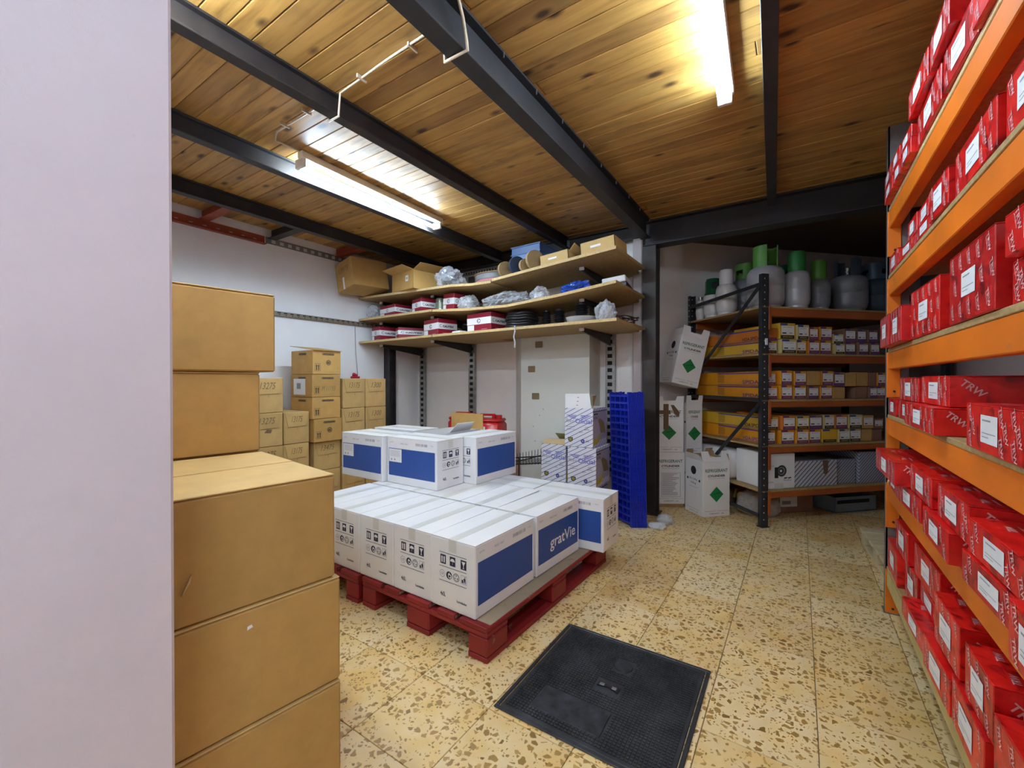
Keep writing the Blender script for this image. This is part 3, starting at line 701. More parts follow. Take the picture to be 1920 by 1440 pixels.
for lo, hi in (((-BL/2, -BW/2, 0), (BL/2, -BW/2+.004, BH)), ((-BL/2, BW/2-.004, 0), (BL/2, BW/2, BH)), ((-BL/2, -BW/2, 0), (-BL/2+.004, BW/2, BH)), ((BL/2-.004, -BW/2, 0), (BL/2, BW/2, BH)), ((-BL/2, -BW/2, 0), (BL/2, BW/2, .004))): b.box(lo, hi)
b.obj('body', WHITEB, t)
B().box((BL/2-.012, -BW/2-.04, BH-.004), (BL/2-.008, BW/2+.04, BH+.115)).obj('upright_flap', KRAFT, t)
B().prism([(0, 0), (.22, 0), (.20, .09), (.02, .09)], 0, .003, M=Matrix.Translation((.11, -BW/2, BH)) @ Matrix.Rotation(R(180), 4, 'Z') @ Matrix.Rotation(R(48), 4, 'X')).obj('side_flap', WHITEB, t)

# ------------------------------------------------------------------ red canisters by the back wall
def canister(label, x, y, z, rz, lab=True):
    t = thing('canister', label, 'canister', (x, y, z), rz, 'red plastic canisters')
    b = B().box((-.145, -.12, 0), (.145, .12, .335), bev=.03); b.box((-.135, -.11, .33), (.135, .11, .36), bev=.012)
    smooth_by_angle(b.obj('body', JERRY, t), 50)
    b = B().box((-.1, -.018, .385), (.06, .018, .405), bev=.007); b.box((-.1, -.016, .345), (-.065, .016, .40), bev=.006); b.box((.03, -.016, .345), (.065, .016, .40), bev=.006)
    b.obj('handle', JERRY, t)
    B().cyl((.1, 0, .355), (.1, 0, .395), .03, n=16).obj('cap', JERRY, t)
    if lab:
        b = B(); M = fr('-y', (-.145, -.12, 0), (.145, .12, .335)); b.rect(M, .03, .15, .15, .29, 0, .001)
        for i in range(6): b.rect(M, .045, .265-i*.013, .13, .268-i*.013, 1, .0014)
        b.rect(M, .07, .165, .115, .18, 2, .0014); b.obj('label', [LABELP, GREYINK, INK], t)
canister('red canister on the floor behind the upper cartons', -2.87, 3.42, 0, R(-6), False)
canister('red canister on the floor by the wall panel', -2.50, 3.36, 0, R(8), False)
canister('red canister behind the brown flap, upper left one', -2.86, 3.42, .406, R(14), False)
canister('red canister with white label, upper right one beside the wall panel', -2.50, 3.36, .406, R(14))

# ------------------------------------------------------------------ striped white cartons and wire basket
def hatchbox(label, x, y, z, rz, h=.305, sx=.235, sy=.33, opened=0):
    t = thing('striped_carton', label, 'box', (x, y, z), rz, 'white striped cartons by the wall panel')
    lo = (-sx/2, -sy/2, 0); hi = (sx/2, sy/2, h)
    B().box(lo, hi, bev=.004).obj('body', HATCH, t)
    b = B(); M = fr('-y', lo, hi)
    for s in (-1, 1):
        for i in range(4):
            v = h*.80-i*.008; b.poly(M, [(sx/2+s*(.012+i*.002), v), (sx/2+s*(.10-i*.013), v), (sx/2+s*(.10-i*.013), v+.005), (sx/2+s*(.02+i*.004), v+.005)], 0)
    b.text('Rec', M, .012, h*.625, .085, h*.72, 2, .001); b.text('Oficial', M, .09, h*.605, .225, h*.73, 0, .001, .02)
    b.text('Refrigerante', M, .02, h*.50, .085, h*.53, 1, .001); b.text('Orgánico', M, .02, h*.44, .085, h*.47, 1, .001); b.text('50%', M, .165, h*.44, .205, h*.475, 1, .001); b.text('-37º', M, .165, h*.50, .205, h*.53, 1, .001); b.text('G12+', M, .125, h*.37, .155, h*.41, 1, .001)
    b.poly(M, [(.03, .075), (.07, .075), (.07, .05), (.05, .036), (.03, .05)], 1); b.poly(M, [(.036, .07), (.064, .07), (.064, .053), (.05, .043), (.036, .053)], 3, .001)
    b.disc(M, .152, .05, .016, 4); b.text('4x', M, .145, .044, .16, .056, 5, .001); b.text('4x5L', M, .175, .044, .205, .058, 1, .001)
    b.obj('print', [LOGOB, INK, GREYINK, OLIVE, mat('seal_blue', (.06, .06, .30), .5), WHITE], t)
    b = B(); M = fr('+x', lo, hi)
    b.rect(M, .004, h*.16, sy-.004, h*.90, 0); b.rect(M, 0, h*.90, sy, h*.92, 1, .0008)
    b.poly(M, [(.01, h*.68), (.11, h*.68), (.15, h*.5), (.17, h*.34), (.10, h*.22), (.05, h*.2), (.01, h*.3)], 2, .001); b.poly(M, [(.11, h*.68), (.15, h*.72), (.25, h*.6), (.3, h*.3), (.17, h*.34), (.15, h*.5)], 3, .0009)
    b.poly(M, [(.004, h*.25), (.05, h*.2), (.1, h*.22), (.19, h*.34), (.14, h*.1), (.004, h*.06)], 4, .0012); b.text('RecOficial', M, .012, h*.72, .10, h*.79, 1, .0012); b.poly(M, [(.02, h*.82), (.05, h*.82), (.06, h*.86), (.02, h*.86)], 1, .0012); b.poly(M, [(.07, h*.82), (.1, h*.82), (.1, h*.86), (.06, h*.86)], 1, .0012)
    b.obj('side_picture', [GREYPIC, INK, mat('bottle_pale', (.52, .48, .51), .5), OLIVE, YELPIC], t)
    if opened == 1:
        B().prism([(0, 0), (sx-.02, 0), (sx-.035, .115), (-.0, .11)], -.003, 0, M=fr('-y', lo, hi) @ Matrix.Translation((.005, h-.002, -.001))).obj('front_flap', WHITEB, t)
        b = B(); M = fr('-y', lo, hi)
        for i in range(3): b.box((.10+i*.004, h+.02+i*.03, .0005), (.112+i*.004, h+.024+i*.03, .0012), M=M @ Matrix.Rotation(0, 4, 'Z'))
        b.obj('print_marks', INK, t)
        B().prism([(0, 0), (.09, .10), (0, .10)], -.003, 0, M=fr('+x', lo, hi) @ Matrix.Translation((.0, h-.002, -.004))).obj('side_flap', KRAFT_IN, t)
    if opened == 2:
        B().box((-sx/2, 0, 0), (sx/2, .12, .003), M=Matrix.Translation((0, -sy/2, h)) @ Matrix.Rotation(R(12), 4, 'X')).obj('front_flap', KRAFT_E, t)
        B().box((-sx/2+.01, -.1, 0), (sx/2-.01, .0, .003), M=Matrix.Translation((0, sy/2, h)) @ Matrix.Rotation(R(-35), 4, 'X')).obj('rear_flap', OLIVE, t)
    return t
for z, lab in ((0, 'striped white carton on the floor under two others'), (.307, 'striped white carton in the middle of the right stack, by the blue plastic')):
    hatchbox(lab, -1.425+(.018 if z else 0), 3.235, z, R(3))
hatchbox('striped white carton on top of the right stack, front flap standing up', -1.432, 3.235, .614, R(3), opened=1)
hatchbox('striped white carton on the floor of the left stack', -1.68, 3.29, 0, R(2), sx=.225)
hatchbox('striped white carton topping the left stack, dark opening', -1.68, 3.29, .307, R(2), sx=.225, opened=2)
t = thing('wire_basket', 'black wire basket standing by the wall panel, left of the striped cartons', 'basket', (-2.03, 3.35, 0))
b = B()
for z in (.36, .42): b.tube([(-.20, -.10, z), (.0, -.10, z+.03), (.19, -.11, z+.06)], .006, 6)
b.tube([(-.20, .12, .36), (.02, .14, .43), (.19, .15, .50)], .006, 6); b.tube([(.19, -.11, .48), (.19, .15, .50)], .006, 6); b.tube([(-.2, -.1, .42), (-.2, .12, .36)], .006, 6)
b.obj('rim', WIRE, t); b = B()
for i in range(14):
    u = i/13; x = -.20+.40*u; b.tube([(x, -.10, .36+.05*u), (x, -.10, .44+.11*u)], .0028, 5); b.tube([(x, -.10, .36+.05*u), (x+.02, .12, .38+.06*u)], .0028, 5)
b.obj('wires', WIRE, t)
b = B()
for x, y in ((-.2, -.1), (.2, -.1), (-.2, .12), (.2, .14)): b.tube([(x, y, 0), (x, y, .40)], .006, 6)
b.obj('stand', WIRE, t)

# ------------------------------------------------------------------ blue plastic gratings standing on end
e0 = Vector((-1.072, 3.25, 0)); di = Vector((.85, .53, 0)).normalized(); dl = Vector((-.80, .60, 0)).normalized()
def grate(i, label):
    t = thing('plastic_grating', label, 'grating', e0+di*(.012+i*.0125)+dl*.0, math.atan2(dl.y, dl.x), 'blue plastic gratings standing on end')
    t.rotation_euler = (R(-1.0), R(1.2), math.atan2(dl.y, dl.x))
    H = 1.045+random.uniform(-.008, .008)
    b = B(); b.box((0, -.005, 0), (.016, .005, H), bev=.002); b.box((.25, -.005, 0), (.266, .005, H), bev=.002); b.box((.11, -.004, .02), (.12, .004, H-.02)); b.box((.18, -.004, .02), (.19, .004, H-.02)); b.box((.05, -.004, .02), (.06, .004, H-.02)); b.obj('upright', BLUEPL, t)
    b = B()
    for k in range(19): b.box((-.004, -.0045, .02+k*(H-.06)/18), (.266, .0045, .038+k*(H-.06)/18), bev=.002)
    b.obj('rungs', BLUEPL, t)
for i in range(10): grate(i, 'blue plastic grating at the front of the upright bundle by the column' if i == 0 else 'blue plastic grating on end within the bundle beside the dark column')
b = crumple((-.905, 3.36, 0), (.065, .05, .045), 3)
stuff_f = b.obj('film_scrap', FILMM); tag(stuff_f, 'crumpled scrap of clear film on the floor by the blue gratings', 'plastic film')
b = crumple((-.885, 3.53, 0), (.06, .06, .06), 9); tag(b.obj('film_scrap', FILMM), 'second crumpled film scrap on the floor below the refrigerant boxes', 'plastic film')

# ------------------------------------------------------------------ gas bottle rack at the back, standing askew
RA = R(45.9); F0 = Vector((-.235, 3.815, 0)); RW = Vector((math.cos(RA), math.sin(RA), 0)); RN = Vector((-math.sin(RA), math.cos(RA), 0))
def rk(x, y, z=0): return F0+RW*x+RN*y+Vector((0, 0, z))
RL, RD = 1.90, .93
t = thing('bottle_rack', 'dark upright rack with rust-orange beams standing askew at the back, gas bottles on top', 'rack', F0, RA)
for x in (-.002, RL-.06):
    for y in (0, RD-.035):
        b = B().box((x, y, 0), (x+.005, y+.035, 1.953)); b.box((x+.055, y, 0), (x+.06, y+.035, 1.953)); b.box((x+.0055, y+(0 if y == 0 else .030), 0), (x+.0545, y+(.005 if y == 0 else .035), 1.953)); b.box((x-.006, y-.01, .0005), (x+.066, y+.045, .006))
        u = b.obj('upright', RACKDK, t)
        if x < .1:
            b = B()
            for k in range(36): b.disc(fr('-y', (0, y, 0), (0, y, 0)), x+.022, .06+k*.053, .0055, n=8)
            if y > 0:
                for k in range(36): b.disc(fr('-x', (x, y, 0), (x, y, 0)), -.017, .06+k*.053, .007, n=8)
            stuff(b.obj('hole_row', HOLE_L, u))
SH = ((1.69, .060), (1.327, .058), (.968, .045), (.615, .045), (.268, .045))
for z, h in SH:
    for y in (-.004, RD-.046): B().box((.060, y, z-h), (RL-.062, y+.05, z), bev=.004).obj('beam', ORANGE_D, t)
    b = B().box((.050, -.010, z-.17), (.076, -.0045, z+.01), bev=.002)
    b.obj('beam_connector', ORANGE_D, t)
    B().box((.0, .0, z), (RL, RD, z+.016), bev=.002).obj('shelf_board', CHIP, t)
def bar(x0, p, q, wd=.028):
    d = Vector((0, q[0]-p[0], q[1]-p[1])); L = d.length
    M = Matrix.Translation((x0, p[0], p[1])) @ Matrix.Rotation(math.atan2(d.z, d.y), 4, 'X')
    return B().box((-.006, 0, -wd/2), (.006, L, wd/2), bev=.002, M=M)
for p, q in (((.02, 1.872), (.90, 1.835)), ((.02, 1.86), (.76, 1.22)), ((.02, .985), (.90, .985)), ((.02, .95), (.55, .44)), ((.02, .09), (.90, .115)), ((.76, 1.22), (.90, 1.10))): bar(-.009, p, q).obj('brace', RACKDK, t)
B().box((.022, -.012, 1.405), (.040, -.0015, 1.455), bev=.001).obj('hanging_tag', WHITE, t)

def part_carton(label, x, w, z, h, kind, y=.01, dep=.55, lab=1, long=None):
    base = {'amber': AMBER, 'yellow': YELLOW, 'cream': CREAM, 'orange': ORNG, 'faded': BROWNC, 'kraft': KRAFT, 'dark': BROWNC}[kind]
    t = thing('parts_carton', label, 'box', rk(x+w/2, y+dep/2, z), RA, 'spare part cartons on the bottle rack')
    lo = (-w/2, -dep/2, 0); hi = (w/2, dep/2, h)
    B().box(lo, hi, bev=.002).obj('body', base, t)
    M = fr('-y', lo, hi)
    if kind not in ('kraft', 'dark') or lab:
        if lab:
            b = B(); m = .10*w; b.rect(M, m, h*.27, w-m*.8, h*.83, 0, .0008)
            b.rect(M, m*2, h*.73, w-m*2.2, h*.755, 1, .0012); b.rect(M, m*1.6, h*.34, w*.42, h*.42, 2, .0012); b.rect(M, w*.6, h*.35, w*.8, h*.41, 1, .0012)
            b.obj('label', [LABELP, GREYINK, INK], t)
        if kind not in ('kraft', 'dark'):
            b = B(); p = 0 if kind in ('amber', 'orange', 'faded') else 2
            b.rect(M, w*.06, h*.03, w*.94, h*.24, p, .0006); b.text('SPIDAN', M, w*.2, h*.09, w*.8, h*.19, 1, .001)
            b.rect(M, w*.04, h*.86, w*.5, h*.985, p if p == 0 else 3, .0006); b.obj('print', [PURPLE, base, INK, BLUEINK], t)
    if long:
        M = fr('-x', lo, hi); b = B(); ink, txt, u0 = long
        L = dep
        if ink != 'flat':
            i = {'purple': 0, 'black': 1, 'blue': 2}[ink]
            b.rect(M, L*.36, h*.86, L, h*.96, 0 if i == 0 else 2); b.rect(M, L*.36, h*.05, L, h*.09, 0 if i == 0 else 2)
            b.text(txt, M, L*.72, h*.12, L*.985, h*.40, i, .001, .02)
            for k in range(7): b.rect(M, L*.36, h*.75-k*h*.09, L*.46, h*.78-k*h*.09, 1)
        b.obj('side_print', [PURPLE, INK, BLUEINK], t)
    return t
rows = [('second shelf', 1.344, 'lower', [(.066, .112, .1, 'faded', 1), (.191, .148, .112, 'cream', 1), (.342, .098, .108, 'yellow', 1), (.443, .109, .108, 'orange', 1), (.564, .117, .11, 'amber', 1), (.704, .098, .085, 'cream', 1), (.812, .11, .1, 'faded', 1), (.932, .105, .1, 'faded', 1), (1.054, .1, .1, 'faded', 1)]),
        ('second shelf', None, 'upper', [(.063, .118, .1, 'dark', 0), (.185, .148, .128, 'yellow', 1), (.337, .114, .12, 'cream', 1), (.458, .092, .107, 'orange', 1), (.566, .121, .11, 'amber', 1), (.697, .104, .08, 'cream', 1), (.805, .116, .11, 'faded', 1), (.935, .097, .108, 'faded', 1), (1.04, .099, .104, 'faded', 1)]),
        ('third shelf', .985, 'lower', [(.068, .118, .105, 'amber', 1), (.192, .112, .112, 'amber', 1), (.312, .122, .108, 'amber', 1), (.446, .108, .105, 'faded', 1), (.562, .12, .108, 'amber', 1), (.69, .115, .095, 'kraft', 0), (.912, .13, .1, 'dark', 0), (1.05, .08, .1, 'faded', 1), (1.135, .1, .1, 'amber', 1)]),
        ('third shelf', None, 'upper', [(.067, .101, .113, 'amber', 1), (.187, .11, .113, 'amber', 1), (.309, .117, .113, 'amber', 1), (.435, .13, .115, 'kraft', 0), (.572, .12, .115, 'amber', 1), (.697, .113, .12, 'faded', 1), (.815, .1, .11, 'kraft', 0), (.922, .117, .115, 'kraft', 0), (1.046, .075, .112, 'dark', 0), (1.124, .11, .112, 'amber', 1)]),
        ('fourth shelf', .632, 'lower', [(.076, .09, .11, 'amber', 1), (.2, .134, .112, 'amber', 1), (.337, .123, .113, 'amber', 1), (.464, .12, .11, 'amber', 1), (.588, .149, .11, 'yellow', 0), (.74, .115, .108, 'cream', 1), (.858, .121, .106, 'cream', 1), (.986, .11, .105, 'kraft', 0), (1.10, .1, .1, 'dark', 0)]),
        ('fourth shelf', None, 'upper', [(.075, .12, .104, 'orange', 1), (.202, .128, .113, 'orange', 1), (.333, .125, .106, 'yellow', 1), (.462, .136, .112, 'faded', 1), (.605, .106, .113, 'cream', 1), (.714, .125, .114, 'orange', 1), (.842, .142, .114, 'cream', 1), (.987, .115, .108, 'kraft', 1), (1.108, .1, .085, 'dark', 1)])]
CLR = {'amber': 'amber carton', 'yellow': 'yellow carton', 'cream': 'pale yellow carton', 'orange': 'orange carton', 'faded': 'faded brown carton', 'kraft': 'bare kraft carton', 'dark': 'dark brown carton'}
ll = {('second shelf', 'lower'): ('purple', 'SPIDAN', 0), ('second shelf', 'upper'): ('black', 'HDA.SPIDAN', 0), ('third shelf', 'lower'): ('purple', 'SPIDAN', 0), ('third shelf', 'upper'): ('purple', 'SPIDAN', 0), ('fourth shelf', 'lower'): ('purple', 'HDA-SPIDAN', 0), ('fourth shelf', 'upper'): ('black', 'HDA.SPIDAN', 0)}
prev = {}
for sh_, z0, tier, lst in rows:
    for i, (x, w_, h_, kd, lb) in enumerate(lst):
        z = z0 if z0 else max([prev[sh_][j] for j in prev[sh_] if not (j[1] <= x or j[0] >= x+w_)] or [prev[sh_]['z']] if False else [v for k_, v in prev[sh_].items() if not (k_[1] <= x+.002 or k_[0] >= x+w_-.002)] or [rz0])+.001
        if tier == 'lower': prev.setdefault(sh_, {})[(x, x+w_)] = z+h_; rz0 = z0
        kind = kd if i else {('second shelf', 'lower'): 'yellow', ('second shelf', 'upper'): 'orange', ('fourth shelf', 'upper'): 'yellow'}.get((sh_, tier), 'amber')
        part_carton(f"{CLR[kind]} {ORD[i]} from left, {tier} row, bottle rack {sh_}", x+(.0 if i else -.004), w_-.003+(0 if i else .004), z, h_-.002, kind, y=(.042 if i == 0 else random.uniform(.012, .03)), dep=(.845 if i == 0 else .5), lab=lb, long=ll[(sh_, tier)] if i == 0 else None)
# fifth shelf: disc box, striped boxes
t = thing('white_box', 'white box with a brake disc picture on the fifth rack shelf', 'box', rk(.20, .30, .285), RA)
lo = (-.135, -.28, 0); hi = (.125, .05, .276)
B().box(lo, hi, bev=.004).obj('body', WHITEB, t)
b = B(); M = fr('-y', lo, hi)
b.rect(M, .068, .0, .15, .045, 3, .0008); b.disc(M, .095, .14, .02, 0); b.rect(M, .07, .085, .105, .17, 0, .0007); b.disc(M, .135, .14, .045, 0, .0008, 22); b.disc(M, .135, .14, .033, 1, .0012, 22); b.disc(M, .13, .14, .022, 0, .0015, 20); b.disc(M, .128, .14, .010, 2, .0018)
for u0 in (.155, .192): b.poly(M, [(u0, .085), (u0+.03, .09), (u0+.034, .082), (u0+.008, .076)], 0, .001)
b.text('RecOficial', M, .155, .062, .225, .072, 0, .001); b.text('DISCO 4', M, .006, .175, .065, .185, 0, .001); b.text('REF. BD40', M, .006, .05, .06, .058, 0, .001)
b.obj('print', [BLACK, GREYTAPE, WHITE, TAPE_W], t)
t = thing('white_box', 'big plain white sack-like box at the open left end of the fifth rack shelf', 'box', rk(-.01, .62, .285), RA)
b = B().box((.02, -.25, 0), (.19, .26, .25), bev=.03); smooth_by_angle(b.obj('body', WHITEB, t), 50)
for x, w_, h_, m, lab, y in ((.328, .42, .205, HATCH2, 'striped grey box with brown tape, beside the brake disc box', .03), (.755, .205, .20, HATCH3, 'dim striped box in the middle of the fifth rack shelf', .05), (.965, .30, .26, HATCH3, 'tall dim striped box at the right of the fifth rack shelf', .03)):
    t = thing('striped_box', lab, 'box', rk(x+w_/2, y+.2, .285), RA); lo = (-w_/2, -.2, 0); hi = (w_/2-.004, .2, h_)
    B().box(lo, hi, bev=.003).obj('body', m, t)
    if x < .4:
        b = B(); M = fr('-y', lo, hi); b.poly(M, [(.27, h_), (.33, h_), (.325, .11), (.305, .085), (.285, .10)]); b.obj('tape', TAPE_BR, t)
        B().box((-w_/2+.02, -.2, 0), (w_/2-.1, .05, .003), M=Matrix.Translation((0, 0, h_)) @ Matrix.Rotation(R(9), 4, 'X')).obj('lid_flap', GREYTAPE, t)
# floor level under the rack
t = thing('wrapped_carton', 'torn kraft carton in clear wrap on the floor under the rack', 'box', rk(.25, .32, 0), RA+R(18))
B().box((-.11, -.13, 0), (.11, .13, .17), bev=.02).obj('body', KRAFT_IN, t)
b = crumple((0, 0, .002), (.15, .165, .20), 5, 3, .15); b.obj('wrap', FILM, t)
t = thing('labelled_carton', 'dim kraft carton with white label on the floor under the rack', 'box', rk(.62, .42, 0), RA-R(6))
B().box((-.16, -.15, 0), (.15, .15, .2), bev=.004).obj('body', BROWNC, t)
b = B(); M = fr('-y', (-.16, -.15, 0), (.15, .15, .2)); b.rect(M, .0, .05, .16, .195, 0); b.rect(M, .02, .07, .10, .1, 1, .001); b.disc(M, .09, .15, .02, 1, .001); b.obj('label', [LABELP, GREYINK], t)
t = thing('plastic_tray', 'pale blue plastic tray on the floor at the right under the rack', 'tray', rk(1.12, .38, 0), RA)
b = B().box((-.22, -.2, 0), (.22, .2, .01)); 
for lo, hi in (((-.22, -.2, 0), (-.21, .2, .13)), ((.21, -.2, 0), (.22, .2, .13)), ((-.22, -.2, 0), (.22, -.19, .13)), ((-.22, .19, 0), (.22, .2, .13))): b.box(lo, hi)
b.obj('body', mat('tray_blue', (.25, .34, .44), .5), t); B().box((-.20, -.203, .075), (.14, -.2001, .105)).obj('dark_slot', HOLE, t)
t = thing('crushed_carton', 'crushed kraft carton seen through the open left end under the rack', 'box', rk(.20, .70, 0), RA+R(25))
B().box((-.09, -.12, 0), (.09, .12, .15), bev=.012).obj('body', KRAFT_IN, t); B().box((-.088, -.14, .12), (.088, -.12, .20), M=Matrix.Rotation(R(14), 4, 'X')).obj('flap', KRAFT, t)

# gas bottles on top of the rack
def bottle(label, x, y, r, h, m, kind, cm, ch=.11, ang=0, group='gas bottles on the back rack'):
    t = thing('gas_bottle', label, 'gas bottle', rk(x, y, 1.7065), ang, group)
    f = .028
    pr = [(r*.80, 0), (r*.86, 0), (r*.84, f), (r*.93, f+.012), (r, f+.05), (r, h*.5-.004), (r*1.012, h*.5), (r, h*.5+.004), (r, h-.085), (r*.96, h-.05), (r*.84, h-.022), (r*.6, h-.006), (r*.3, h), (.02, h+.004)]
    o = B().lathe(pr, 28).obj('body', m, t); smooth_by_angle(o, 35)
    b = B().cyl((0, 0, h-.005), (0, 0, h+.045), .014, n=10); b.cyl((-.03, 0, h+.03), (.03, 0, h+.03), .008, n=8); b.cyl((0, 0, h+.045), (0, 0, h+.065), .02, n=10)
    smooth_by_angle(b.obj('valve', GALV, t), 50)
    rc = r*.66
    if kind == 'guard':
        for a in (30, 210): smooth_by_angle(B().shell(rc, h-.035, h+ch, a, a+115, .007).obj('guard', cm, t), 40)
    if kind == 'collar':
        b = B().shell(rc, h-.035, h+.03, 0, 360, .006, 26); b.shell(rc, h+.075, h+ch, 0, 360, .006, 26)
        for a in (0, 120, 240): b.shell(rc, h+.03, h+.075, a, a+62, .006)
        smooth_by_angle(b.obj('collar', cm, t), 40)
    if kind == 'cap':
        pr = [(rc, h-.03), (rc*1.02, h+ch*.8), (rc*.9, h+ch), (0.01, h+ch+.004)]
        smooth_by_angle(B().lathe(pr, 26).obj('cap', cm, t), 40)
    if kind == 'greencap':
        pr = [(r*.97, h-.06), (r*.9, h-.03), (r*.80, h-.01), (r*.80, h+ch*.75), (r*.7, h+ch), (.01, h+ch+.004)]
        smooth_by_angle(B().lathe(pr, 28).obj('cap', cm, t), 40)
        B().cyl((r*.7, -.0, h+ch*.4), (r*.82, -.0, h+ch*.4), .032, n=14).obj('cap_hole', HOLE, t)
    return t
bottle('white bottle with dark green glossy cap at the far left of the rack top', .10, .70, .083, .255, WHITETANK, 'greencap', GREENDK, .11, R(-70))
bottle('white bottle with tall white cap, second from the left', .10, .523, .088, .285, WHITETANK, 'cap', WHITETANK, .12)
bottle('small white bottle half hidden behind the rear rack upright', .075, .845, .045, .16, WHITETANK, 'cap', WHITETANK, .03)
bottle('grey bottle with lime green collar behind the front rack upright', .33, .56, .125, .345, GREYTANK2, 'collar', GREENC, .13, R(20))
bottle('largest grey bottle with two tall green guard plates and bare valve', .20, .19, .137, .355, GREYTANK, 'guard', GREENC, .16, R(-45))
bottle('slim grey bottle with dark green cap, centre of the rack top', .425, .112, .094, .315, GREYTANK, 'cap', mat('cap_mid_green', (.03, .19, .04), .45), .15)
bottle('short dark grey bottle with green collar marked N', .68, .15, .085, .27, GREYTANK2, 'cap', GREENC, .15)
bottle('dark green-collared bottle behind the slim grey one', .65, .50, .12, .34, GREYTANK2, 'collar', GREENDK, .12)
bottle('big blue-grey bottle with split grey guard near the right end', 1.03, .19, .14, .325, GREYTANK2, 'guard', TEALTANK, .13, R(70))
bottle('dark bottle between the green-collared and the big blue-grey one', 1.12, .56, .11, .30, TEALTANK, 'guard', TEALTANK, .12, R(10))
bottle('blue-grey bottle with slotted collar at the right end of the rack top', 1.36, .23, .135, .32, TEALTANK, 'collar', TEALTANK, .13)

# ------------------------------------------------------------------ refrigerant boxes
def refbox(label, x, y, z, rz, panel='diamond', side=True, flaps=None, w_=.255, d_=.245, h=.47, tilt=None, tapes=False):
    t = thing('refrigerant_box', label, 'box', (x, y, z), rz, 'white refrigerant cylinder boxes by the column')
    if tilt: t.rotation_euler = (tilt[0], tilt[1], rz)
    lo = (-w_/2, -d_/2, 0); hi = (w_/2, d_/2, h)
    B().box(lo, hi, bev=.003).obj('body', WHITEB, t)
    b = B(); M = fr('-y', lo, hi); c = w_/2
    b.text('REFRIGERANT', M, .022, h*.80, w_-.022, h*.86, 0, .001, .015); b.text('CYLINDER', M, .045, h*.715, w_-.045, h*.755, 1, .001, .03)
    b.rect(M, .05, h*.685, w_-.05, h*.69, 2)
    if panel == 'diamond':
        s = .065; b.poly(M, [(c, h*.40-s), (c+s, h*.40), (c, h*.40+s), (c-s, h*.40)], 3); b.poly(M, [(c-.03, h*.405), (c+.03, h*.44), (c+.034, h*.425), (c-.026, h*.395)], 4, .001); b.rect(M, c-.012, h*.36, c+.012, h*.365, 4, .001)
    else:
        for q in ((.045, .135*h, w_-.04, .139*h), (.045, .60*h, w_-.04, .604*h), (.045, .135*h, .047, .604*h), (w_-.042, .135*h, w_-.04, .604*h)): b.rect(M, *q, 1)
        for k in range(19): b.rect(M, .052, h*(.575-k*.0225), w_-random.uniform(.05, .11), h*(.585-k*.0225), 2)
    b.rect(M, .02, h*.10, c-.01, h*.105, 2); b.rect(M, c+.01, h*.10, w_-.015, h*.105, 2); b.text('CAPACITY : 10L', M, .065, h*.045, w_-.055, h*.068, 1, .001)
    M = fr('-x', lo, hi)
    b.disc(M, .12, h*.80, .036, 5); b.text('R134a', M, .07, h*.62, .17, h*.66, 1); b.text('10kg', M, .085, h*.54, .155, h*.585, 1); b.rect(M, .06, h*.49, .18, h*.495, 2)
    for u in (.04, .2): b.poly(M, [(u, h*.60), (u+.013, h*.63), (u, h*.66), (u-.013, h*.63)], 1)
    b.rect(M, .03, h*.09, .2, h*.095, 2); b.text('CAPACITY : 10L', M, .06, h*.04, .18, h*.06, 1)
    b.obj('print', [GREENT, INK, GREYINK, GREENI, mat('green_dark', (.004, .07, .02), .5), HOLE], t)
    for face, ang, hh, notch in (flaps or []):
        wd = w_ if face in '+y-y' else d_
        M = fr(face, lo, hi) @ Matrix.Translation((0, h-.002, -.002)) @ Matrix.Rotation(R(-ang), 4, 'X')
        pts = [(0, 0), (wd, 0), (wd, hh)] + ([(wd*.76, hh), (wd*.72, hh*.42), (wd*.30, hh*.42), (wd*.26, hh)] if notch else []) + [(0, hh)]
        if not notch: pts = [(0, 0), (wd, 0), (wd-.03, hh), (.03, hh)]
        B().prism(pts, -.003, 0, 0, M).obj('flap', [WHITEB], t)
        B().prism(pts, -.0042, -.0031, 0, M).obj('flap_lining', KRAFT_IN, t)
    if tapes:
        M = fr('-y', lo, hi); b = B(); b.rect(M, .0, h*.78, w_*.55, h*.86, 0, .0016); b.rect(M, w_*.3, h*.46, w_*.48, h*.99, 0, .002); b.poly(M, [(w_*.55, h*.97), (w_*.66, h*.97), (w_*.86, h*.82), (w_*.84, h*.72), (w_*.68, h*.78)], 0, .0024)
        b.obj('brown_tape', TAPE_BR, t)
    return t
v = rk(-.155, .435); refbox('open white refrigerant box standing frontmost, notched flaps up', v.x, v.y, 0, RA, flaps=[('-y', 18, .085, True), ('-x', -25, .06, False), ('+y', 15, .08, True), ('+x', 12, .06, True)], h=.462)
q = Vector((-.905, 4.02, 0)); ud = Vector((math.cos(R(33.7)), math.sin(R(33.7)), 0)); vd = Vector((-ud.y, ud.x, 0)); p = q+vd*.08-ud*.055
refbox('closed white refrigerant box at the bottom, with a printed text panel', p.x, p.y, .028, R(33.7), panel='text', h=.462, d_=.155)
tag(B().box((-.125, -.075, 0), (.12, .075, .027), bev=.004).obj('spacer_board', KRAFT_IN, None, (p.x, p.y, 0), R(33.7)), 'flat dark packing board under the text panel refrigerant box', 'board')
refbox('white refrigerant box with brown tape strips, in the middle of the left pile', p.x-.01, p.y-.005, .492, R(31), tapes=True, h=.435, d_=.155, flaps=[('-y', -14, .07, True)])
p3 = rk(-.112, .78); refbox('white refrigerant box lower in the rear pile, behind the open one', p3.x, p3.y, 0, RA, h=.462, flaps=[], w_=.165, d_=.22)
refbox('white refrigerant box upper in the rear pile, top flaps notched', p3.x, p3.y, .464, RA, h=.46, w_=.165, d_=.22, flaps=[('-y', -8, .075, True)])
